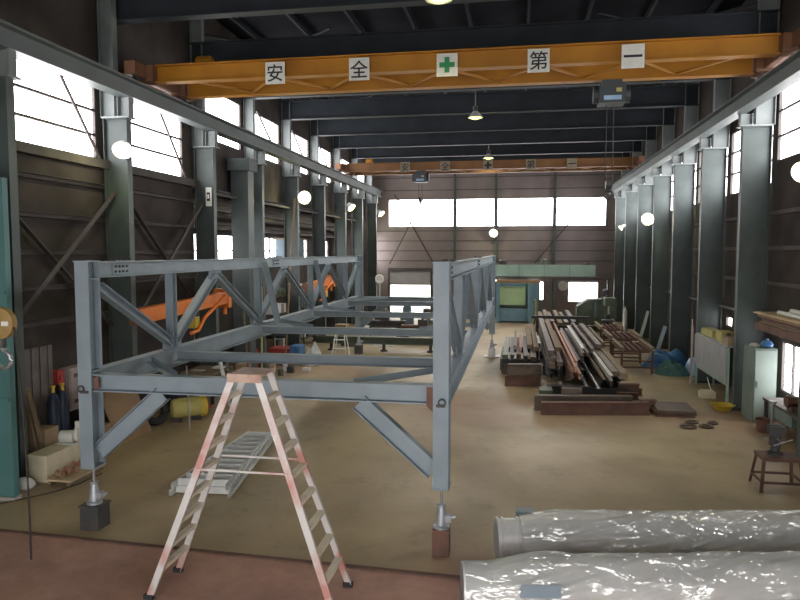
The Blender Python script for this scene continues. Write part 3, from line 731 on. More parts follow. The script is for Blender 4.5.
# ------------------------------------------------------------------ steel stock in the middle
sleeper_lab = 'low brown cross beam under the long steel pile, %s'
def beam_x(x0, y0, x1, y1, z, h, wd, m, label, grp=None, nm='steel_beam', prof=None):
    return solo(nm, MB().ext(prof or p_i(h, wd, .02, .025), (x0, y0, z+h/2), (x1, y1, z+h/2)), m, label, 'beam', grp)
beam_x(.62, 17.75, 3.35, 18.2, 0, .33, .2, 'rust', 'long brown beam lying crosswise in front of the steel pile', 'beams in front of the pile')
beam_x(.45, 18.25, 3.0, 18.62, 0, .40, .2, 'millbrown', 'second crosswise brown beam just behind the front one', 'beams in front of the pile')
beam_x(3.2, 18.62, 3.62, 18.70, 0, .3, .2, 'rust', 'short brown beam stub at the end of the crosswise beams', 'beams in front of the pile')
beam_x(-.38, 21.4, .72, 21.6, 0, .36, .2, 'rust', 'short rusty beam lying on the floor left of the long pile, lower of two', 'short beams')
beam_x(-.30, 21.4, .72, 21.58, .36, .34, .2, 'millbrown', 'short rusty beam left of the long pile, upper of two', 'short beams')
solo('steel_block', MB().box(1.2, 1.72, 18.72, 18.98, 0, .5), 'millbrown', 'squat brown steel block behind the crosswise beams', 'block')
solo('steel_block', MB().box(.62, .98, 19.3, 19.9, 0, .32), 'machine', 'small dark green block at the near corner of the pile', 'block')
for i, y in enumerate((20.2, 23.6, 27.2, 30.6)):
    beam_x(.85, y, 3.15, y+.05, 0, .30, .25, 'darksteel', sleeper_lab % (ORD[i]+' from the camera'), 'sleepers under the pile')
TB = {}
def bar(x, z, ya, yb, kind, m, label, grp='bars of the long pile', dx=0., dz=0., nm=None):
    prof = {'I': p_i(.2, .15, .015, .018), 'C': p_c(.15, .08, .012), 'R': p_r(.12, .10), 'L': p_l(.1, .1, .012), 'P': p_r(.03, .22), 'T': p_r(.14, .18), 'IS': p_i(.15, .1, .01, .013)}[kind]
    names = {'I': 'steel_beam', 'C': 'channel_bar', 'R': 'square_bar', 'L': 'angle_bar', 'P': 'flat_bar', 'T': 'timber_beam', 'IS': 'steel_beam'}
    return solo(nm or names[kind], MB().ext(prof, (x, ya, z), (x+dx, yb, z+dz)), m, label, 'steel bar' if kind != 'T' else 'timber', grp)
# layer 1..3 of dark beams on the sleepers
rnd = random.Random(5)
LOWLAB = 'dark steel beam in the lower layers of the long pile'
for lay, z in enumerate((.40, .60)):
    for k in range(8):
        x = .98+k*.27
        if lay == 2: continue
        bar(x+rnd.uniform(-.02, .02), z, 19.6+rnd.uniform(0, 2.2)+(1.8 if k in (3, 4) else 0), 31+rnd.uniform(-1, 2), 'I', 'millbrown' if rnd.random() < .4 else 'darksteel', LOWLAB, 'lower layers of the long pile')
UP = [
 (1.02, .80, 20.6, 31.5, 'T', 'millbrown', 'thick brown beam on the side of the long pile nearest the bridge frame, lowest of its stack'),
 (1.03, .95, 20.9, 32, 'T', 'millbrown', 'thick brown beam on the side of the long pile nearest the bridge frame, middle of its stack'),
 (1.02, 1.10, 21.3, 33, 'T', 'millbrown', 'thick brown beam on the side of the long pile nearest the bridge frame, topmost of its stack'),
 (1.27, .80, 21, 30, 'T', 'millbrown', 'brown beam tucked between the thick stack and the red oxide channels'),
 (1.27, 1.08, 22.2, 31, 'T', 'wood', 'tan beam high in the pile beside the thick brown stack'),
 (1.53, .78, 19.3, 27, 'C', 'primer', 'reddish channel low in the pile, nearest end of the red ones'),
 (1.60, .93, 19.35, 31.5, 'C', 'primer', 'longest reddish channel on top of the pile'),
 (1.69, .78, 19.1, 26.5, 'C', 'primer', 'short reddish channel at the lower side of the red ones'),
 (1.71, .93, 20.4, 28.5, 'C', 'primer', 'reddish channel leaning against the longest red one'),
 (1.86, .80, 21.5, 30.5, 'IS', 'darksteel', 'dark beam between the red channels and the pale bar'),
 (2.06, 1.05, 22.3, 29.2, 'IS', 'palebar', 'pale shiny steel bar on top of the pile'),
 (2.02, .85, 22.0, 30, 'IS', 'millbrown', 'brown beam beneath the pale shiny bar'),
 (2.24, .89, 22.6, 31, 'R', 'millbrown', 'brown square bar beside the pale shiny bar'),
 (2.33, .78, 19.0, 27.5, 'L', 'wood', 'tan angle bar sticking out of the near end of the pile'),
 (2.50, .80, 18.9, 26.5, 'IS', 'palebar', 'bright edged steel beam at the near end of the pile'),
 (2.42, .98, 23.0, 31.5, 'R', 'millbrown', 'brown square bar high in the middle of the pile'),
 (2.66, .83, 19.4, 28, 'T', 'millbrown', 'thick dull brown beam beside the bright edged one'),
 (2.86, .85, 19.0, 26, 'T', 'wood', 'thick tan beam at the outer edge of the pile by the tables'),
 (2.98, .72, 19.3, 25, 'L', 'primer', 'thin reddish angle bar along the outer edge of the pile'),
 (2.70, 1.02, 23.6, 30.5, 'T', 'millbrown', 'thick brown beam stacked high at the outer side of the pile'),
 (2.92, 1.03, 24.2, 29, 'R', 'wood', 'tan square bar stacked high at the outer side of the pile'),
 (3.16, .315, 21.3, 24.8, 'P', 'millbrown', 'brown flat bar low beside the pile, by the tables'),
 (1.88, .55, 19.1, 22.5, 'L', 'darksteel', 'dark angle bar poking low out of the near end of the pile'),
 (2.16, .56, 18.8, 23, 'L', 'steel', 'thin bright bar poking low out of the near end of the pile'),
]
for x, z, a, b, k, m, l in UP: bar(x, z, a, b, k, m, l)
# rust red stubs by the near corner of the pile
for i, (x, y, z) in enumerate(((3.05, 20.0, .1), (3.25, 20.6, .1), (3.12, 20.3, .3))):
    solo('steel_stub', MB().ext(p_i(.2, .2, .015, .02), (x-.25, y, z), (x+.35, y+.05, z)), 'rust', ('rusty beam stub on the floor beside the pile, nearer one', 'rusty beam stub on the floor beside the pile, farther one', 'rusty beam stub lying on top of two others beside the pile')[i], 'steel stub', 'rusty stubs beside the pile')
# smaller stack on the bridge frame side
rk = thing('bar_rack', (.1, 25.2, 0), 'low dark rack under the short steel stack beside the long pile', 'rack')
for y in (23.6, 26.6):
    part('cross_beam', MB().ext(p_i(.2, .15), (-.55, y, .42), (.8, y, .42)), 'darksteel', rk)
    for x in (-.5, .75): part('leg', MB().box(x-.05, x+.05, y-.05, y+.05, 0, .32), 'darksteel', rk)
part('side_panel', MB().box(-.6, -.56, 23.6, 26.6, .1, .5), 'machine', rk)
SM = [(-.42, .62, 23.4, 28.4, 'T', 'machine', 'dark green bar at the outer edge of the short stack'),
 (-.2, .63, 23.1, 28.0, 'I', 'darksteel', 'dark beam low in the short stack'),
 (.03, .63, 23.3, 28.0, 'I', 'millbrown', 'brown beam low in the short stack'),
 (.27, .63, 23.0, 28.5, 'I', 'darksteel', 'dark beam low in the short stack beside the tan timbers'),
 (.52, .64, 22.9, 29, 'T', 'millbrown', 'thick brown bar low in the short stack next to the long pile'),
 (-.1, .82, 24.2, 29, 'C', 'millbrown', 'brown channel lying on top of the short stack'),
 (.10, .82, 23.8, 27.5, 'C', 'primer', 'reddish channel lying on top of the short stack'),
 (.42, .82, 24.6, 31, 'T', 'wood', 'tan timber on top of the short stack, outer one'),
 (.64, .83, 24.0, 31.5, 'T', 'wood', 'tan timber on top of the short stack, inner one next to the long pile'),
 (.76, .97, 24.8, 27, 'L', 'whiteplastic', 'short white angle bar on top of the short stack')]
for x, z, a, b, k, m, l in SM: bar(x, z, a, b, k, m, l, 'bars of the short stack')
# far stack
beam_x(.9, 32.8, 3.6, 32.8, 0, .75, .3, 'darksteel', 'dark support beam under the far bundle of bars', None)
beam_x(.9, 36.2, 2.7, 36.2, 0, .75, .3, 'darksteel', 'dark rear support beam under the far bundle of bars', None)
FAR = [(1.15, 'wood', 1.0), (1.4, 'wood', 1.05), (1.62, 'millbrown', 1.0), (1.95, 'wood', 1.12), (2.25, 'millbrown', 1.02), (2.6, 'darksteel', 1.0)]
for i, (x, m, z) in enumerate(FAR):
    bar(x, .86, 32.2+.3*(i % 3), 38.2, 'T', m, '%s bar of the far bundle, counted from the green press' % ORD[i], 'far bundle of bars', 0, .1 if i % 2 else 0)
tl = thing('trestle', (2.0, 31.9, 0), 'dark trestle carrying pale bars between the two piles', 'trestle')
part('top_rail', MB().ext(p_i(.14, .14), (.6, 31.9, 1.2), (3.2, 31.9, 1.2)), 'darksteel', tl)
for x in (.8, 3.0):
    for s in (-1, 1): part('leg', MB().ext(p_l(.07, .07), (x+s*.25, 31.9, 0), (x+s*.03, 31.9, 1.14)), 'darksteel', tl)

# steel tables behind the pile
def table(x0, x1, y0, y1, h, label, m='rust'):
    t = thing('steel_table', ((x0+x1)/2, (y0+y1)/2, 0), label, 'table', 'steel tables beside the pile')
    for x in (x0, x1):
        for y in (y0, y1): part('leg', MB().box(x-.035, x+.035, y-.035, y+.035, 0, h-.07), m, t)
        part('top_rail', MB().ext(p_i(.14, .14, .012, .016), (x, y0-.1, h), (x, y1+.1, h)), 'wood' if m == 'rust' else m, t, 'pale worn top rail')
    for z in (.2, .42):
        for y in (y0, y1): part('stretcher', MB().box(x0+.035, x1-.035, y-.02, y+.02, z, z+.05), m, t)
    n = 6
    for k in range(n):
        y = y0+(y1-y0)*k/(n-1); part('cross_bar', MB().box(x0+.07, x1-.07, y-.03, y+.03, h-.12, h-.06), m, t)
    for k in range(5):
        x = x0+(x1-x0)*(k+.5)/5; part('grate_bar', MB().box(x-.02, x+.02, y0+.03, y1-.03, h-.058, h-.03), m, t)
    return t
table(3.55, 4.55, 24.3, 26.6, .86, 'nearest rusty steel grid table with worn rails beside the pile')
table(3.6, 4.7, 27.6, 29.8, .86, 'second rusty steel grid table behind the nearest one')
table(3.6, 4.5, 30.9, 33.0, .86, 'third rusty steel grid table in front of the dark green machine')
# floor bits on that side
pt = thing('plate_stack', (4.0, 18.6, 0), 'flat stack of rusty plates lying on the floor past the crosswise beams', 'plates')
for k, (dx, dy, m) in enumerate(((0, 0, 'rust'), (.05, .06, 'millbrown'), (-.04, .03, 'rust'), (.02, -.03, 'millbrown'))):
    part('plate', MB().box(3.52+dx, 4.45+dx, 18.0+dy, 19.1+dy, .045*k, .045*k+.042), m, pt)
for i, (x, y, r) in enumerate(((4.05, 17.0, .17), (4.48, 17.1, .14), (4.25, 17.48, .13), (4.72, 17.45, .1))):
    solo('steel_ring', MB().ring((x, y, .03), (0, 0, 1), r, .03, 22, 8), 'millbrown', ('largest steel ring on the floor in front of the rusty plates', 'second largest steel ring on the floor in front of the rusty plates', 'steel ring on the floor just behind the two larger ones', 'smallest steel ring on the floor by the lockers')[i], 'ring', 'rings on the floor')

# ------------------------------------------------------------------ locker side
lk = thing('locker', (5.9, 18.1, 0), 'grey green steel locker standing against the column', 'locker')
part('body', MB().box(5.70, 6.22, 17.72, 18.55, .05, 1.85).box(5.72, 6.20, 17.74, 18.53, 0, .05), 'locker', lk)
d = part('door', MB().box(5.72, 6.2, 17.695, 17.72, .1, 1.8), 'lockerface', lk, 'pale door')
part('handle', MB().box(5.76, 5.79, 17.67, 17.695, .9, 1.05), 'steel', d)
solo('blue_bag', MB().lathe([(.03, 0), (.13, .02), (.15, .08), (.11, .15), (.04, .18), (.05, .21)], (6.06, 18.0, 1.85), n=14), 'blue', 'blue bag lying on top of the locker', 'bag')
solo('white_rag', MB().lathe([(.12, 0), (.13, .03), (.07, .07), (.02, .08)], (5.84, 18.2, 1.85), n=9), 'whiteplastic', 'crumpled whitish rag on top of the locker', 'rag')
pr = thing('panel_rack', (5.6, 21, 0), 'grey panel rack raised on green legs between two columns', 'rack')
for k in range(6):
    y = 19.45+k*.545; part('panel', MB().box(5.52, 5.56, y, y+.525, .66, 1.62), 'panelgrey', pr)
for y in (19.45, 22.7):
    for x in (5.6, 6.12): part('leg', MB().box(x-.03, x+.03, y-.03, y+.03, 0, 1.66), 'mint', pr)
part('shelf', MB().box(5.57, 6.15, 19.42, 22.73, 1.62, 1.66), 'panelgrey', pr)
part('lower_rail', MB().box(5.57, 5.63, 19.48, 22.67, .58, .64), 'mint', pr)
solo('yellow_case', MB().box(5.65, 6.0, 21.3, 22.5, 1.66, 1.82).box(5.68, 5.97, 21.35, 22.45, 1.82, 1.86), 'oldyellow', 'long yellow case lying on the grey panel rack', 'case')
solo('carton', MB().box(5.65, 6.0, 20.3, 20.9, 1.66, 1.95), 'oldyellow', 'faded yellowish carton on the grey panel rack', 'box')
solo('carton', MB().box(5.62, 5.98, 19.6, 20.1, 1.66, 1.88), 'cardboard', 'small brown carton on the near end of the grey panel rack', 'box')
solo('tool_canister', MB().lathe([(.1, 0), (.1, .18), (.05, .22), (.05, .27)], (5.8, 20.2, 1.66), n=14), 'darksteel', 'dark canister among the cartons on the panel rack', 'canister')
solo('leaning_board', MB().poly([(5.45, 22.88, 0), (5.45, 22.78, 0), (5.48, 22.78, 1.75), (5.48, 22.98, 2.05), (5.48, 22.98, 1.0)], .03, (1, 0, 0)), 'pinkgrey', 'pinkish pointed board standing at the far end of the panel rack', 'board')
solo('basin', MB().lathe([(.18, 0), (.30, .14), (.32, .15), (.30, .15), (.17, .02)], (5.4, 19.1, 0), n=26), 'yellow', 'shallow yellow basin on the floor by the locker', 'basin')
solo('small_crate', MB().box(5.2, 5.6, 20.5, 20.8, 0, .2).box(5.25, 5.55, 20.55, 20.75, .2, .24), 'cream', 'small pale crate on the floor under the panel rack', 'crate')
solo('lamp_pole', MB().tube([(5.42, 20.3, .25), (5.38, 20.6, .6)], .012), 'white', 'thin white stick leaning by the small crate', 'stick')
# tarpaulin heap
def heap(cx, cy, rx, ry, h, seed, m, name, label, cat):
    b = bmesh.new(); n = 44; g = []
    for i in range(n+1):
        row = []
        for j in range(n+1):
            u, v = i/n*2-1, j/n*2-1; r = math.sqrt(u*u+v*v)
            z = h*max(0, 1-r**2.2)*(1+.45*noise.noise(V((u*2.2+seed, v*2.2, seed))))+.10*h*abs(noise.noise(V((u*6, v*6, seed+3))))
            row.append(b.verts.new((cx+u*rx*(1+.1*noise.noise(V((u, v, seed+7)))), cy+v*ry, max(.005, z))))
        g.append(row)
    for i in range(n):
        for j in range(n): 
            if math.hypot((i+.5)/n*2-1, (j+.5)/n*2-1) < 1.06: b.faces.new((g[i][j], g[i+1][j], g[i+1][j+1], g[i][j+1]))
    bmesh.ops.delete(b, geom=[v for v in b.verts if not v.link_faces], context='VERTS')
    q = MB(); q.b.free(); q.b = b
    return solo(name, q, m, label, cat, sharp=80)
heap(5.28, 24.6, .62, .62, .36, 2.2, 'net', 'netting_heap', 'heap of dark green netting on the floor by the columns', 'netting')
heap(5.35, 25.85, .85, .60, .62, 5.5, 'blue', 'tarpaulin', 'crumpled blue tarpaulin heaped behind the green netting', 'tarpaulin')
heap(5.98, 24.75, .24, .7, .5, 9.1, 'paleblue', 'plastic_sheet', 'pale blue plastic sheet crumpled between the netting and the wall', 'sheet')
solo('leaning_plate', MB().poly([(5.95, 28.0, 0), (5.95, 28.6, 0), (6.15, 28.6, 1.9), (6.15, 28.0, 1.9)], .03, (1, 0, .1)), 'panelgrey', 'tall pale grey plate leaning on the wall past the tarpaulin', 'plate')
solo('leaning_plate', MB().poly([(5.75, 29.4, 0), (5.75, 30.1, 0), (6.05, 30.1, 1.1), (6.05, 29.4, 1.1)], .03, (1, 0, .2)), 'greyblue', 'short blue grey plate leaning past the tall pale one', 'plate')
solo('leaning_plate', MB().poly([(5.7, 33.3, 0), (5.7, 34.0, 0), (6.05, 34.0, 1.4), (6.05, 33.3, 1.4)], .03, (1, 0, .2)), 'locker', 'greenish plate leaning near the far columns', 'plate')
solo('gas_cylinder', MB().lathe([(.11, 0), (.115, .02), (.115, 1.2), (.06, 1.33), (.03, 1.36), (.03, 1.45)], (5.3, 35.6, 0), n=18), 'whiteplastic', 'whitish gas cylinder standing by the far columns', 'cylinder')
# shelf of plates up on the wall
sh = thing('wall_shelf', (6.2, 16.6, 2.3), 'timber shelf high on the wall over the low bright window, loaded with plates', 'shelf')
part('shelf_board', MB().box(5.9, 6.48, 14.95, 18.3, 2.38, 2.43), 'wood', sh)
for y in (15.3, 16.7, 18.15): part('bracket', MB().poly([(6.48, y, 2.36), (5.95, y, 2.36), (6.48, y, 2.05)], .04, (0, 1, 0)), 'wood', sh)
part('edge_board', MB().box(5.86, 5.9, 15.1, 18.3, 2.28, 2.46), 'rust', sh)
for k, (x0, x1, y0, y1, m, l) in enumerate(((5.92, 6.45, 15.2, 18.2, 'wood', 'bottom board of the load on the wall shelf'), (5.95, 6.45, 15.2, 18.1, 'rust', 'rusty plate in the middle of the load on the wall shelf'), (5.9, 6.4, 15.2, 18.25, 'brownboard', 'brown board near the top of the load on the wall shelf'), (5.84, 6.45, 15.1, 18.35, 'ply', 'pale plywood sheet topmost on the wall shelf'))):
    z = 2.45+k*.075; solo('stored_board', MB().box(x0, x1, y0, y1, z, z+.045 if k < 3 else z+.03).box(x0+.05, x0+.15, y0+.05, y1-.05, z+.045 if k < 3 else z+.03, z+.075 if k < 3 else z+.04), m, l, 'board', 'load of the wall shelf')
for i, (x, z) in enumerate(((6.1, 2.765), (6.22, 2.765), (6.16, 2.855))):
    solo('white_pipe', MB().rod((x, 15.3, z), (x, 17.4-.3*i, z), .05, n=14), 'whiteplastic', ('white pipe on the topmost shelf board, outer one', 'white pipe on the topmost shelf board, inner one', 'white pipe resting on the other two on the shelf')[i], 'pipe', 'white pipes on the wall shelf')
# bench, drums and vise stand
wb = thing('work_bench', (5.8, 16.6, 0), 'cluttered dark bench under the low bright window', 'bench')
part('bench_top', MB().box(5.85, 6.45, 15.2, 17.5, .64, .70), 'girt', wb)
for x in (5.9, 6.4):
    for y in (15.3, 17.4): part('leg', MB().box(x-.04, x+.04, y-.04, y+.04, 0, .64), 'darksteel', wb)
part('drawer_box', MB().box(5.92, 6.42, 15.9, 16.9, .34, .64), 'locker', wb)
solo('oil_drum', MB().lathe([(.24, 0), (.26, .02), (.25, .05), (.25, .28), (.265, .30), (.25, .32), (.25, .55), (.265, .57), (.25, .59), (.25, .82), (.26, .85), (.23, .85), (.22, .83)], (5.75, 14.3, 0), n=28), 'navy', 'navy oil drum standing by the nearest locker side column', 'drum')
solo('grinder', MB().box(5.95, 6.25, 16.0, 16.3, .70, .80).rod((5.92, 16.15, .9), (6.32, 16.15, .9), .1, n=16).rod((5.87, 16.15, .9), (5.92, 16.15, .9), .13, n=18), 'rust', 'brownish bench grinder on the cluttered bench', 'grinder')
solo('steel_bucket', MB().lathe([(.13, 0), (.17, .3), (.18, .31), (.165, .3), (.12, .02)], (5.68, 16.9, 0), n=22), 'rust', 'rusty bucket on the floor in front of the bench', 'bucket')
solo('pipe_stand', MB().lathe([(.15, 0), (.15, .03), (.03, .05), (.03, .8), (.08, .82), (.08, .88)], (5.62, 16.2, 0), n=16), 'steel', 'bare steel pipe stand in front of the cluttered bench', 'stand')
solo('cloth_bundle', MB().lathe([(.16, 0), (.2, .1), (.16, .25), (.08, .33), (.02, .34)], (6.1, 15.55, .70), n=11), 'brownboard', 'brown cloth bundle on the near end of the bench', 'bundle')
vs_ = thing('vise_stand', (4.58, 12.85, 0), 'dark angle iron stand with splayed legs on the open floor', 'stand')
for sx_ in (-1, 1):
    for sy in (-1, 1):
        part('leg', MB().ext(p_l(.05, .05), (4.58+sx_*.36, 12.85+sy*.32, 0), (4.58+sx_*.30, 12.85+sy*.22, .54)), 'rust', vs_)
    part('stretcher', MB().box(4.58+sx_*.345-.015, 4.58+sx_*.345+.015, 12.85-.28, 12.85+.28, .16, .20), 'rust', vs_)
for sy in (-1, 1): part('stretcher', MB().box(4.58-.33, 4.58+.33, 12.85+sy*.3-.015, 12.85+sy*.3+.015, .16, .20), 'rust', vs_)
part('stand_top', MB().box(4.26, 4.90, 12.6, 13.1, .54, .60), 'rust', vs_)
vi = thing('bench_vise', (4.55, 12.9, .6), 'black bench vise bolted on the angle iron stand', 'vise')
part('body', MB().lathe([(.13, 0), (.13, .04), (.08, .06), (.07, .14)], (4.55, 12.9, .6), n=18).box(4.49, 4.61, 12.8, 13.05, .73, .98), 'darksteel', vi)
part('jaw', MB().box(4.42, 4.68, 12.92, 12.98, .96, 1.12), 'darksteel', vi)
part('jaw', MB().box(4.42, 4.68, 12.78, 12.84, .96, 1.12), 'darksteel', vi)
part('screw_handle', MB().rod((4.55, 12.8, .9), (4.55, 12.55, .9), .022).rod((4.4, 12.56, .84), (4.7, 12.56, .96), .012), 'steel', vi)

# ------------------------------------------------------------------ back of the hall
pb = thing('press_brake', (-.2, 41.3, 0), 'green and blue press brake machine under the mint panelled gallery', 'machine')
part('side_frame', MB().box(-1.3, -1.1, 40.6, 42.0, 0, 2.35), 'pressblue', pb)
part('side_frame', MB().box(.55, .75, 40.6, 42.0, 0, 2.35), 'pressblue', pb)
part('back_plate', MB().box(-1.1, 1.2, 41.8, 41.95, .2, 2.35), 'pressblue', pb)
part('upper_beam', MB().box(-1.15, .4, 40.9, 41.1, 1.05, 2.15), 'limegreen', pb)
part('lower_beam', MB().box(-1.1, .55, 40.8, 41.1, .1, .85), 'pressblue', pb)
part('die', MB().box(-1.0, .4, 40.78, 41.0, .86, .95), 'darksteel', pb)
for k in range(9): part('clamp', MB().box(-.82+k*.13, -.78+k*.13, 40.86, 40.9, 2.05, 2.12), 'darksteel', pb)
part('head_beam', MB().box(-1.3, 1.25, 40.7, 41.2, 2.37, 2.55), 'brownboard', pb, 'brown head beam')
part('control_arm', MB().tube([(1.0, 41.0, 0), (1.0, 41.0, 1.2), (.95, 40.7, 1.4)], .05), 'yellow', pb, 'yellow control arm')
ga = thing('gallery', (1.6, 43.3, 2.5), 'small gallery with mint green railing panels along the back wall', 'gallery')
for i in range(4):
    x0 = -1.5+i*1.52; part('railing_panel', MB().box(x0, x0+1.5, 42.48, 42.52, 2.72, 3.42), 'mint', ga)
part('deck', MB().box(-1.6, 5.45, 42.5, 44.1, 2.5, 2.68), 'brace', ga)
for i in range(5):
    x0 = -1.5+i*1.52; part('railing_post', MB().box(x0-.03, x0+.0, 42.52, 42.58, 2.68, 3.42), 'column', ga)
for x in (-1.5, 2.2, 5.35): part('gallery_post', MB().box(x-.07, x+.07, 42.6, 42.74, 0, 2.5), 'column', ga)
for i, x in enumerate((-1.15, .95)):
    solo('ceiling_tube_lamp', MB().rod((x-.35, 42.3, 2.45), (x+.35, 42.3, 2.45), .03, n=10), 'tube', ('glowing tube lamp under the gallery beside the bridge frame', 'glowing tube lamp under the gallery above the slit window')[i], 'lamp', 'tube lamps under the gallery')
solo('motor_unit', MB().box(-1.3, -.7, 42.9, 43.4, 2.68, 3.3).lathe([(.25, 0), (.25, .35), (.15, .45)], (-1.0, 43.1, 3.3), n=14), 'darksteel', 'dark motor unit up on the gallery beside the bridge frame', 'motor')
solo('storage_tank', MB().lathe([(.25, 0), (.25, .9), (.2, 1.05), (.05, 1.1)], (1.55, 43.1, 2.68), n=18), 'machine', 'dark upright tank up on the gallery', 'tank')
solo('storage_tank', MB().lathe([(.2, 0), (.2, .8), (.12, .9), (.05, .92)], (4.1, 43.2, 2.68), n=18), 'girt', 'small dusty tank up on the gallery at its far end', 'tank')
solo('wall_fan', MB().lathe([(.28, 0), (.31, .02), (.31, .12), (.27, .14), (.05, .15)], (2.78, 44.5, 2.05), (0, -1, 0), 28), 'white', 'round white wall fan between the slit window and the wide low one', 'fan')
lm = thing('turning_lathe', (3.9, 37.0, 0), 'dark green lathe like machine in front of the low back window', 'machine')
part('machine_bed', MB().poly([(2.9, 36.6, 0), (4.9, 36.6, 0), (4.8, 36.6, .75), (3.0, 36.6, .75)], 1.0, (0, 1, 0)), 'machine', lm)
part('headstock', MB().poly([(3.0, 36.5, .75), (5.0, 36.5, .75), (5.0, 36.5, 1.8), (3.6, 36.5, 1.72), (3.05, 36.5, 1.35)], 1.1, (0, 1, 0)), 'machine', lm)
part('motor', MB().lathe([(.16, 0), (.18, .04), (.18, .4), (.1, .45)], (4.5, 36.9, 1.8), (1, 0, 0) if False else (0, 0, 1), 16), 'darksteel', lm)
part('splash_guard', MB().box(3.9, 4.0, 36.3, 36.5, .8, 1.6), 'greyblue', lm)
part('control_lever', MB().rod((3.2, 36.5, 1.1), (3.0, 36.3, 1.35), .02).lathe([(.04, 0), (.05, .04), (.02, .08)], (3.0, 36.3, 1.35), n=10), 'steel', lm)
dp = thing('drill_press', (4.3, 34.2, 0), 'tall dark column drill between the tables and the dark green machine', 'machine')
part('base', MB().box(4.0, 4.6, 33.9, 34.6, 0, .15), 'darksteel', dp)
part('column', MB().rod((4.3, 34.4, .15), (4.3, 34.4, 2.1), .1, n=16), 'darksteel', dp)
part('drill_head', MB().box(4.1, 4.5, 33.7, 34.6, 1.6, 2.0), 'machine', dp)
part('spindle', MB().rod((4.3, 33.9, 1.6), (4.3, 33.9, 1.2), .05), 'steel', dp)
part('work_table', MB().box(4.0, 4.6, 33.7, 34.3, .85, .93), 'darksteel', dp)
# dark trestles, beds and heaps seen past the far cross beams
for i, (x, y, m, l) in enumerate(((-4.4, 31.3, 'rust', 'low rusty machine bed behind the long dark support beam, nearer the steel stock'), (-6.6, 33.2, 'darksteel', 'low dark machine bed behind the long dark support beam, nearer the alcove'))):
    t = thing('machine_bed', (x, y, 0), l, 'machine bed', 'machine beds at the far end')
    part('bed', MB().ext(p_i(.35, .4, .1, .08), (x-1.0, y, .62), (x+1.1, y, .62)), m, t)
    for q in (-.8, .8): part('leg', MB().box(x+q-.15, x+q+.15, y-.2, y+.2, 0, .45), m, t)
    part('tool_post', MB().box(x-.2, x+.25, y-.15, y+.15, .80, 1.05).rod((x, y, 1.05), (x, y, 1.2), .06), 'darksteel', t)
for i, (x, y, h, m, l) in enumerate(((-7.6, 37.5, 1.5, 'darksteel', 'dark machine head standing in front of the bright doorway, alcove side'), (-6.3, 38.5, 1.25, 'greyblue', 'blue grey machine standing in the middle of the bright doorway'), (-4.9, 36.5, 1.1, 'machine', 'low green machine standing beside the bright doorway'))):
    t = thing('shop_machine', (x, y, 0), l, 'machine', 'machines before the doorway')
    part('base', MB().box(x-.35, x+.35, y-.3, y+.3, 0, h*.45), m, t)
    part('body', MB().box(x-.22, x+.22, y-.22, y+.22, h*.45, h*.85), m, t)
    part('head', MB().lathe([(.18, 0), (.2, .04), (.2, h*.15), (.1, h*.2)], (x, y, h*.85), n=16), 'darksteel', t)
    part('hand_wheel', MB().ring((x+.3, y-.32, h*.6), (0, 1, 0), .14, .02, 20, 6).rod((x+.22, y-.32, h*.6), (x+.3, y-.32, h*.6), .02), 'steel', t)
solo('hose_reel', MB().ring((-7.82, 38.0, 2.66), (0, 1, 0), .2, .07, 28, 10).ring((-7.82, 38.0, 2.66), (0, 1, 0), .08, .04, 20, 8).box(-7.84, -7.80, 38.04, 38.1, 0, 2.7), 'whiteplastic', 'white hose reel on a thin stand before the back doorway', 'reel')

# ------------------------------------------------------------------ alcove side clutter
# tall teal door leaf at the near end of the dark wall
td = thing('steel_door_leaf', (-8.9, 10.0, 0), 'tall teal steel door leaf standing open at the edge of the photo', 'door leaf')
part('leaf', MB().box(-9.5, -8.36, 9.96, 10.08, .06, 5.42), 'teal', td)
part('edge_angle', MB().box(-8.64, -8.58, 9.93, 9.96, 1.9, 5.42), 'palebar', td, 'pale edge strip')
for z in (1.7, 3.5): part('stiffener_rail', MB().box(-9.48, -8.38, 9.93, 9.96, z, z+.06), 'teal', td)
part('bottom_strip', MB().box(-9.5, -8.34, 9.92, 10.1, 0, .06), 'palebar', td, 'pale bottom strip')
# hook block hanging on its rope
hb = thing('crane_hook', (-6.82, 8.0, 2.6), 'ochre hook pulley hanging on a rope in front of the teal door leaf', 'crane hook')
pu = part('pulley', MB().lathe([(.20, -.05), (.215, -.045), (.20, -.01), (.20, .01), (.215, .045), (.20, .05)], (-6.82, 8.0, 3.25), (0, 1, 0), 32), 'pulley', hb)
part('pulley_axle', MB().rod((-6.82, 7.9, 3.25), (-6.82, 8.1, 3.25), .035), 'darksteel', pu)
part('maker_plate', MB().box(-6.76, -6.66, 7.935, 7.95, 3.22, 3.28), 'white', pu, 'small white plate')
part('rope', MB().rod((-6.93, 8.0, 3.4), (-6.93, 8.0, 11.4), .012, n=6), 'cable', hb)
part('swivel', MB().lathe([(.05, 0), (.06, .03), (.06, .12), (.03, .2)], (-6.82, 8.0, 2.92), n=14), 'darksteel', hb)
hk = MB(); pts = []
for k in range(18):
    a = R(80-k*17); rr = .115
    pts.append((-6.80+rr*math.cos(a), 8.0, 2.76+rr*math.sin(a)))
hk.tube([(-6.82, 8.0, 2.94)]+pts, .03, 10)
part('hook', hk, 'steel', hb)
part('tag_rope', MB().tube([(-6.62, 8.0, 3.2), (-6.56, 8.0, 2.5), (-6.52, 8.0, 1.7), (-6.5, 8.0, .8), (-6.5, 8.0, .02)], .013, 8), 'cable', hb)
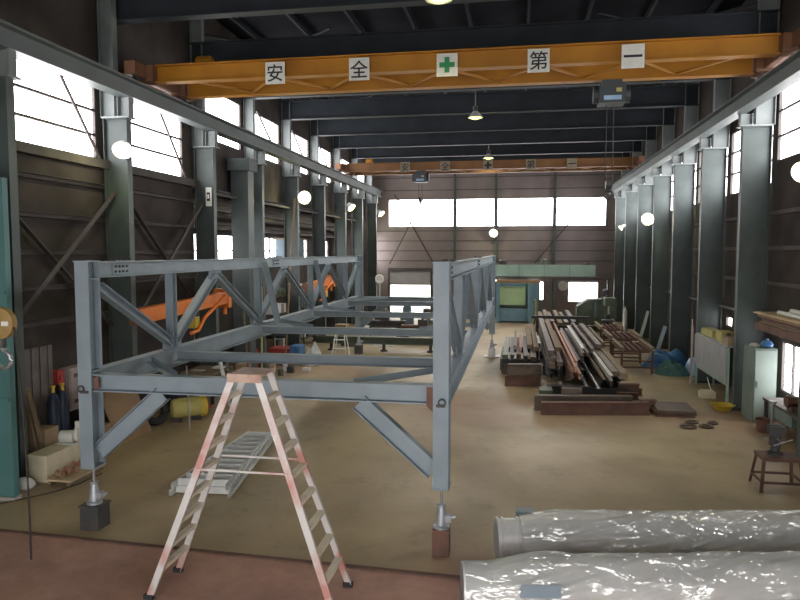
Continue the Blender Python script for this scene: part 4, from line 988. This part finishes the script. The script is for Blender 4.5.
# crate, pallet and pump
pal = thing('pallet', (-8.15, 11.25, 0), 'plywood pallet on the floor beside the cream crate', 'pallet')
part('deck_board', MB().box(-8.38, -7.85, 10.72, 11.75, .08, .11), 'ply', pal)
for x in (-8.33, -7.95): part('bearer', MB().box(x, x+.06, 10.74, 11.73, 0, .08), 'wood', pal)
cr = thing('crate', (-8.6, 11.25, 0), 'long cream wooden crate on the floor beside the front post', 'crate')
part('crate_body', MB().box(-8.80, -8.42, 10.85, 11.95, 0, .46), 'cream', cr)
part('crate_lid', MB().box(-8.82, -8.40, 10.83, 11.97, .46, .50), 'cream', cr)
rr = random.Random(3)
nm = ['nearest', 'second nearest', 'middle', 'second farthest', 'farthest']
for k in range(5):
    x, y = -8.12+rr.uniform(-.1, .12), 10.86+k*.17
    solo('pipe_fitting', MB().lathe([(.06, 0), (.075, .02), (.05, .05), (.05, .1), (.07, .12), (.06, .14)], (x-.07, y, .185), (1, rr.uniform(-.4, .4), 0), 14), 'primer' if k % 2 else 'brownboard', '%s of the reddish brown pipe fittings lying on the pallet' % nm[k], 'pipe fitting', 'fittings on the pallet')
pm_ = thing('pump', (-8.55, 11.75, .5), 'white pump motor sitting on the far end of the cream crate', 'pump')
part('motor', MB().lathe([(.09, 0), (.12, .02), (.12, .26), (.08, .29)], (-8.7, 11.6, .64), (1, .3, 0), 20), 'whiteplastic', pm_)
part('volute', MB().lathe([(.05, 0), (.15, .02), (.15, .08), (.05, .1)], (-8.43, 11.69, .68), (1, .3, 0), 20).rod((-8.38, 11.7, .75), (-8.38, 11.7, .93), .05), 'whiteplastic', pm_)
part('base', MB().box(-8.72, -8.36, 11.55, 11.8, .50, .53), 'whiteplastic', pm_)
solo('plastic_bag', MB().lathe([(.14, 0), (.2, .05), (.16, .14), (.06, .2), (.03, .2)], (-8.62, 10.5, 0), n=11), 'galv', 'small shiny bag on the floor in front of the cream crate', 'bag')
solo('power_cord', MB().tube([(-8.9, 9.6, .01), (-8.5, 9.75, .012), (-8.2, 10.1, .012), (-7.95, 10.45, .012), (-7.8, 10.9, .012), (-7.75, 11.5, .012)], .01, 6), 'cable', 'dark power cord curling over the floor past the pallet', 'cord')
# boards, cartons and bottles by the wall
for i, (x, y, xt, yt, h, m) in enumerate(((-8.95, 11.3, -9.3, 11.25, 2.0, 'wood'), (-8.92, 11.52, -9.3, 11.5, 1.6, 'wood'))):
    solo('timber_plank', MB().ext(p_r(.04, .14), (x, y, .02), (xt, yt, h)), m, ('taller timber plank leaning on the dark wall behind the crate', 'shorter timber plank leaning on the dark wall behind the crate')[i], 'plank', 'planks leaning on the wall')
solo('carton', MB().box(-9.38, -9.02, 11.6, 12.0, 0, .75), 'cardboard', 'tall brown carton standing by the dark wall behind the crate', 'box')
solo('carton', MB().box(-8.95, -8.45, 12.35, 12.9, 0, .6), 'brownboard', 'low brown carton standing just behind the cream crate', 'box')
for i, y in enumerate((12.18, 12.46)):
    g = thing('gas_cylinder', (-9.25, y, 0), ('dark blue gas cylinder by the dark wall, nearer of two', 'dark blue gas cylinder by the dark wall, farther of two')[i], 'gas cylinder', 'gas cylinders by the wall')
    part('bottle', MB().lathe([(.11, 0), (.12, .02), (.12, 1.15), (.09, 1.28), (.04, 1.36)], (-9.25, y, 0), n=20), 'navy', g)
    part('valve', MB().lathe([(.035, 1.36), (.035, 1.46), (.05, 1.47), (.05, 1.5)], (-9.25, y, 0), n=12), 'yellow', g)
ec = thing('switch_cabinet', (-9.45, 13.03, .85), 'pinkish grey electric cabinet fixed on the dark wall behind the front post', 'cabinet')
part('cabinet_body', MB().box(-9.52, -9.27, 12.72, 13.35, .85, 1.75), 'pinkgrey', ec)
part('cabinet_door', MB().box(-9.27, -9.25, 12.75, 13.32, .88, 1.72), 'pinkgrey', ec)
for z in (1.0, 1.55): part('vent', MB().box(-9.25, -9.24, 12.85, 13.22, z, z+.08), 'rust', ec)
solo('alarm_box', MB().box(-9.52, -9.35, 12.47, 12.65, 1.45, 1.75).lathe([(.05, 0), (.05, .03)], (-9.35, 12.56, 1.6), (1, 0, 0), 14), 'red', 'small red alarm box on the dark wall beside the electric cabinet', 'box')
cs = MB()
for k in range(11):
    y = 11.15+k*.12; cs.box(-9.52-(.02 if k % 2 else 0), -9.46-(.02 if k % 2 else 0), y, y+.12, 0, 2.3)
solo('corrugated_sheet', cs, 'dullsheet', 'pinkish corrugated sheet fixed on the dark wall behind the crate', 'sheet')
solo('leaning_board', MB().poly([(-8.5, 13.2, 0), (-8.5, 14.52, 0), (-8.95, 14.52, 1.2), (-8.95, 13.2, 1.2)], .03, (1, 0, .35)), 'brownboard', 'wide brown board leaning behind the knee brace of the front post', 'board')
# things by the second column
solo('rubber_tyre', MB().ring((-8.62, 14.98, .33), (.8, -.6, 0), .23, .10, 30, 12), 'rubber', 'black tyre standing on edge beside the yellow tank', 'tyre')
ct = thing('air_tank', (-8.35, 16.0, 0), 'dull yellow horizontal air tank with a brighter end on the floor', 'tank')
part('tank_body', MB().lathe([(.05, 0), (.2, .04), (.24, .1), (.24, .75), (.2, .8), (.05, .84)], (-8.42, 15.3, .34), (.75, .65, 0), 26), 'oldyellow', ct)
part('end_ring', MB().lathe([(.25, .72), (.26, .74), (.26, .86), (.22, .88)], (-8.42, 15.3, .34), (.75, .65, 0), 26), 'yellow', ct, 'brighter yellow end ring')
for d in (.15, .65): part('foot', MB().box(-8.42+.75*d-.12, -8.42+.75*d+.12, 15.3+.65*d-.05, 15.3+.65*d+.05, 0, .12), 'darksteel', ct)
part('valve', MB().rod((-7.8, 15.85, .3), (-7.68, 15.95, .3), .05), 'red', ct)
solo('tool_chest', MB().box(-9.2, -8.75, 16.3, 16.9, 0, .62).box(-9.15, -8.8, 16.5, 16.7, .62, .66), 'navy', 'dark tool chest behind the yellow air tank', 'chest')
solo('paper_stack', MB().box(-9.1, -8.8, 16.35, 16.75, .66, .70), 'ply', 'pale papers lying on the dark tool chest', 'papers')
for i, (x, y, xt, yt, h, m, l) in enumerate(((-7.6, 14.7, -7.75, 14.9, 1.5, 'steel', 'thin bare steel rod propped beside the yellow tank'), (-7.45, 16.75, -7.65, 16.9, 1.5, 'steel', 'second thin steel rod propped past the yellow tank'), (-7.7, 17.2, -8.1, 17.4, 1.4, 'whiteplastic', 'white pipe propped under the front end of the second cross beam'))):
    solo('propped_rod' if i < 2 else 'propped_pipe', MB().rod((x, y, .0), (xt, yt, h), .018 if i < 2 else .05, n=10), m, l, 'rod', 'rods propped by the alcove')
# orange jib arms
def jib(y0, y1, x, z0, z1, label):
    t = thing('jib_crane', (x, y1, z1), label, 'jib crane', 'orange jib cranes')
    part('jib_arm', MB().ext(p_r(.34, .2), (x, y0, z0), (x, y1, z1)), 'orange', t)
    part('end_cap', MB().box(x-.12, x+.12, y0-.05, y0, z0-.19, z0+.19), 'craneold', t)
    part('jib_brace', MB().tube([(x+.12, y1-.1, z1+.1), (x+.13, y1-1.6, z1-.45), (x+.14, y1-2.0, z1-.75), (x+.14, y1-2.4, z1-.78)], .05, 10), 'orange', t)
    part('pivot_bracket', MB().box(x-.36, x+.12, y1, y1+.22, z1-.3, z1+.25).rod((x-.05, y1+.1, z1-.5), (x-.05, y1+.1, z1+.4), .06), 'orange', t)
    h = part('chain_hoist', MB().box(x-.1, x+.1, y0+2.7, y0+2.95, z0-.55, z0-.25).rod((x, y0+2.82, z0-.3), (x, y0+2.82, z0-.12), .03), 'yellow', t)
    part('hoist_chain', MB().rod((x, y0+2.82, z0-1.3), (x, y0+2.82, z0-.5), .012, n=6).ring((x, y0+2.82, z0-1.38), (0, 1, 0), .06, .015, 14, 6), 'steel', h)
    return t
jib(14.1, 18.88, -8.56, 2.72, 2.86, 'long orange jib arm swung along the wall behind the nearest truss panels')
jib(26.6, 30.58, -8.56, 2.75, 2.9, 'shorter orange jib arm far along the alcove behind the last truss panels')
wbn = thing('saw_horse', (-8.9, 13.9, 0), 'low timber topped bench by the wall seen over the front beam', 'bench')
part('bench_top', MB().box(-9.2, -8.2, 17.3, 18.5, .82, .88), 'wood', wbn)
for x in (-9.1, -8.3):
    for y in (17.4, 18.4): part('leg', MB().box(x-.04, x+.04, y-.04, y+.04, 0, .82), 'darksteel', wbn)
wbn['label'] = 'timber topped bench standing by the wall below the long orange jib arm'
for i, (x, y, a, b, m) in enumerate(((-9.0, 17.5, .35, .25, 'palebar'), (-8.6, 18.0, .3, .3, 'whiteplastic'))):
    solo('sheet_offcut', MB().box(x, x+a, y, y+b, .88, .9+.02*i), m, ('bare metal offcut on the timber topped bench', 'white sheet offcut on the timber topped bench')[i], 'offcut')
# sign on the third column of the alcove side
sg = thing('column_sign', (-8.92, 19.0, 5.8), 'small pale sign with a dark square on the column beside the near windows', 'sign')
part('sign_plate', MB().box(-9.12, -8.96, 18.94, 18.985, 5.55, 6.1), 'white', sg)
part('sign_mark', MB().box(-9.09, -8.99, 18.93, 18.94, 5.70, 5.95), 'ink', sg)
part('sign_mark', MB().box(-9.07, -9.01, 18.925, 18.93, 5.77, 5.89), 'white', sg)
# alcove machines, drums and crates
def alc(name, x, y, w, d, h, m, label, cat, extra):
    t = thing(name, (x, y, 0), label, cat, 'machines in the alcove')
    part('machine_base', MB().box(x-w/2, x+w/2, y-d/2, y+d/2, 0, h*.42), 'darksteel', t)
    part('machine_body', MB().box(x-w*.38, x+w*.38, y-d*.42, y+d*.42, h*.42, h*.8), m, t)
    if extra == 'column':
        part('machine_column', MB().rod((x-.1, y, h*.8), (x-.1, y, h*1.35), .09, n=14), 'steel', t)
        part('machine_head', MB().box(x-.2, x+.35, y-.16, y+.16, h*1.15, h*1.45), m, t)
    else:
        part('machine_motor', MB().lathe([(.12, 0), (.15, .03), (.15, .4), (.1, .44)], (x, y-.22, h*.92), (0, 1, 0), 18), m, t)
    part('hand_wheel', MB().ring((x+w*.42, y-d*.2, h*.6), (1, 0, 0), .13, .018, 20, 6).rod((x+w*.36, y-d*.2, h*.6), (x+w*.42, y-d*.2, h*.6), .02), 'steel', t)
    part('control_box', MB().box(x+w*.38, x+w*.46, y+d*.1, y+d*.3, h*.5, h*.75), 'panelgrey', t)
alc('milling_machine', -10.1, 20.6, .9, .9, 1.5, 'greyblue', 'blue grey column machine at the near end of the alcove', 'machine', 'column')
alc('milling_machine', -10.1, 24.6, .9, 1.0, 1.6, 'machine', 'dark green column machine in the second bay of the alcove', 'machine', 'column')
alc('grinding_machine', -10.1, 28.2, .9, 1.1, 1.4, 'greyblue', 'blue grey grinding machine in the third bay of the alcove', 'machine', 'motor')
alc('milling_machine', -10.1, 32.8, .9, 1.0, 1.7, 'machine', 'dark green column machine in the fourth bay of the alcove', 'machine', 'column')
alc('grinding_machine', -10.1, 36.4, .9, 1.1, 1.5, 'machine', 'dark green grinding machine in the last bay of the alcove', 'machine', 'motor')
ub = thing('control_cabin', (-10.2, 30.0, 3.6), 'dark blue box mounted high on the alcove wall in front of the windows', 'cabinet')
part('cabin_body', MB().box(-10.55, -9.75, 28.6, 30.2, 3.7, 4.75), 'greyblue', ub)
part('cabin_panel', MB().box(-9.75, -9.72, 28.7, 29.3, 3.8, 4.65), 'paleblue', ub, 'pale blue panel')
for y in (28.75, 30.05): part('mount_bracket', MB().box(XA, -10.55, y-.05, y+.05, 3.8, 3.9), 'darksteel', ub)
part('cabin_roof', MB().box(-10.65, -9.65, 28.45, 30.35, 4.75, 4.82), 'wood', ub)
for i, (x, y, xt, yt, z, m) in enumerate(((-8.35, 21.2, -8.75, 22.3, 3.0, 'oldyellow'), (-8.4, 23.6, -8.7, 25.8, 6.3, 'brownboard'), (-8.3, 20.0, -8.72, 20.6, 2.6, 'wood'))):
    solo('leaning_pole', MB().rod((x, y, 0), (xt, yt, z), .035, n=10), m, ('yellowish pole leaning on the broad boxed column', 'tallest brown pole leaning past the broad boxed column', 'short timber pole leaning near the third column')[i], 'pole', 'leaning poles')
rc = thing('tool_cart', (-8.7, 24.3, 0), 'red cart with a blue tray on the floor past the second cross beam', 'cart')
part('cart_body', MB().box(-9.15, -8.35, 23.9, 24.7, .12, .62), 'red', rc)
part('cart_tray', MB().box(-8.33, -7.95, 23.95, 24.6, .35, .72).box(-8.35, -8.33, 24.0, 24.5, .35, .6), 'blue', rc, 'blue tray')
for x in (-9.05, -8.45):
    for y in (24.0, 24.6): part('wheel', MB().rod((x-.03, y, .07), (x+.03, y, .07), .07, n=14), 'rubber', rc)
solo('red_drum', MB().lathe([(.24, 0), (.25, .02), (.25, .35), (.26, .37), (.25, .39), (.25, .78), (.22, .8)], (-9.3, 22.6, 0), n=24), 'red', 'red drum on the floor beside the broad boxed column', 'drum')
heap(-7.55, 24.4, .42, .5, .62, 4.4, 'whiteplastic', 'plastic_sheet', 'crumpled whitish plastic sheet beside the blue tray', 'sheet')
solo('carton', MB().box(-9.2, -8.8, 21.0, 21.4, 0, .5), 'cardboard', 'brown carton in front of the broad boxed column', 'box')
for i, (x, y, w, h, m, l) in enumerate(((-8.5, 22.6, .18, .26, 'ply', 'small tan box on the floor in front of the red cart'), (-8.15, 22.9, .2, .3, 'galv', 'small shiny tin on the floor in front of the red cart'), (-7.8, 22.5, .22, .2, 'darksteel', 'small dark box on the floor in front of the red cart'), (-7.35, 22.9, .25, .12, 'whiteplastic', 'white scrap on the floor in front of the red cart'), (-7.95, 21.9, .2, .24, 'machine', 'small green tin nearest the camera in front of the red cart'))):
    mbx = MB().box(x-w/2, x+w/2, y-w/2, y+w/2, 0, h) if i != 1 and i != 4 else MB().lathe([(w/2, 0), (w/2, h*.85), (w*.3, h)], (x, y, 0), n=18)
    if i in (0, 2): mbx.box(x-w*.45, x+w*.45, y-w*.45, y+w*.45, h, h+.02)
    solo('small_box' if i in (0, 2) else ('tin' if i in (1, 4) else 'scrap_sheet'), mbx, m, l, 'box' if i in (0, 2) else ('tin' if i in (1, 4) else 'scrap'), 'small things before the red cart')
ws = thing('step_stool', (-6.9, 25.9, 0), 'thin white step stool under the third cross beam', 'stool')
part('stool_top', MB().box(-7.1, -6.7, 25.75, 26.05, 1.12, 1.16), 'whiteplastic', ws)
for sx_ in (-1, 1):
    for sy in (-1, 1): part('leg', MB().ext(p_r(.035, .035), (-6.9+sx_*.3, 25.9+sy*.3, 0), (-6.9+sx_*.16, 25.9+sy*.1, 1.12)), 'whiteplastic', ws)
for z in (.4, .75): part('tread', MB().box(-7.12, -6.68, 25.6, 25.75, z, z+.03), 'whiteplastic', ws)
solo('scrap_heap', MB().lathe([(.5, 0), (.42, .15), (.3, .3), (.15, .38), (.02, .4)], (-7.4, 29.6, 0), n=9), 'darksteel', 'dark heap of scrap past the long dark support beam', 'heap')
for i, (x, y, w, d, h, m, l) in enumerate(((-8.2, 31.0, .5, .6, .8, 'cardboard', 'brown box stack past the far end of the frame, nearest the alcove'), (-7.5, 32.2, .6, .5, .6, 'whiteplastic', 'white box past the far end of the frame'), (-5.4, 33.8, .7, .6, .45, 'panelgrey', 'pale grey box low on the floor past the far end of the frame'), (-3.3, 33.0, .6, .5, .5, 'rust', 'rusty box low on the floor near the press'))):
    solo('storage_box', MB().box(x-w/2, x+w/2, y-d/2, y+d/2, 0, h*.9).box(x-w/2-.02, x+w/2+.02, y-d/2-.02, y+d/2+.02, h*.9, h), m, l, 'box', 'boxes at the far end')

# racks with boxes in the alcove
def rack(yc, label, seed, which):
    t = thing('storage_rack', (-9.75, yc, 0), label, 'rack', 'racks in the alcove')
    for x in (-10.0, -9.45):
        for y in (yc-.8, yc+.8): part('upright', MB().box(x-.025, x+.025, y-.025, y+.025, 0, 2.6), 'darksteel', t)
    for z in (.3, 1.0, 1.7, 2.4): part('shelf', MB().box(-10.03, -9.42, yc-.83, yc+.83, z, z+.04), 'girt', t)
    q = random.Random(seed); mm = ['cardboard', 'darksteel', 'greyblue', 'whiteplastic', 'rust', 'machine']
    tier = {.34: 'lowest', 1.04: 'second', 1.74: 'third', 2.44: 'top'}; pos = ['near end', 'middle', 'far end']
    for z in (.34, 1.04, 1.74, 2.44):
        for k in range(3):
            w, h, m = q.uniform(.2, .42), q.uniform(.15, .45), q.choice(mm)
            y = yc-.53+k*.53; x = -9.7+q.uniform(-.06, .06)
            b = MB().box(x-.2, x+.2, y-w/2, y+w/2, z, z+h*.9).box(x-.21, x+.21, y-w/2-.01, y+w/2+.01, z+h*.9, z+h)
            solo('storage_box', b, m, 'box on the %s shelf of the %s, %s' % (tier[z], which, pos[k]), 'box', 'boxes on the alcove racks')
rack(26.1, 'steel rack in the alcove beside the red cart, filled with boxes', 1, 'rack beside the red cart')
rack(29.9, 'steel rack in the alcove under the blue cabin, filled with boxes', 4, 'rack under the blue cabin')
for i, (x, y, l, m) in enumerate(((-6.9, 32.0, 1.6, 'palebar'), (-5.9, 30.2, 1.2, 'whiteplastic'), (-4.9, 34.9, 1.5, 'palebar'))):
    solo('reflection_sheet', MB().box(x-.5, x+.5, y-l/2, y+l/2, .0, .03).box(x-.42, x+.46, y-l/2+.1, y+l/2-.1, .03, .05), m, ('pale sheet standing in for floor reflection past the long dark support beam, nearest the alcove', 'white sheet standing in for floor reflection just past the long dark support beam', 'pale sheet standing in for floor reflection towards the bright doorway')[i], 'sheet', 'sheets standing in for reflection on the far floor')  # added sheets imitate bright daylight reflected in the glossy floor

# ------------------------------------------------------------------ camera, light, world
cam = bpy.data.cameras.new('camera'); co = bpy.data.objects.new('camera', cam); COL.objects.link(co)
cam.sensor_width = 36; cam.lens = 36*680/800; cam.clip_end = 300
co.location = (0, 0, 4.2); co.rotation_euler = (R(90-4.0377), 0, R(9.902)); S.camera = co
w = bpy.data.worlds.new('sky'); S.world = w; w.use_nodes = True
bg = w.node_tree.nodes['Background']; bg.inputs[0].default_value = (1, .985, .96, 1); bg.inputs[1].default_value = 3.2
vs = S.view_settings; vs.view_transform = 'Standard'; vs.look = 'None'; vs.gamma = 1; vs.use_curve_mapping = False
vs.exposure = 0.6
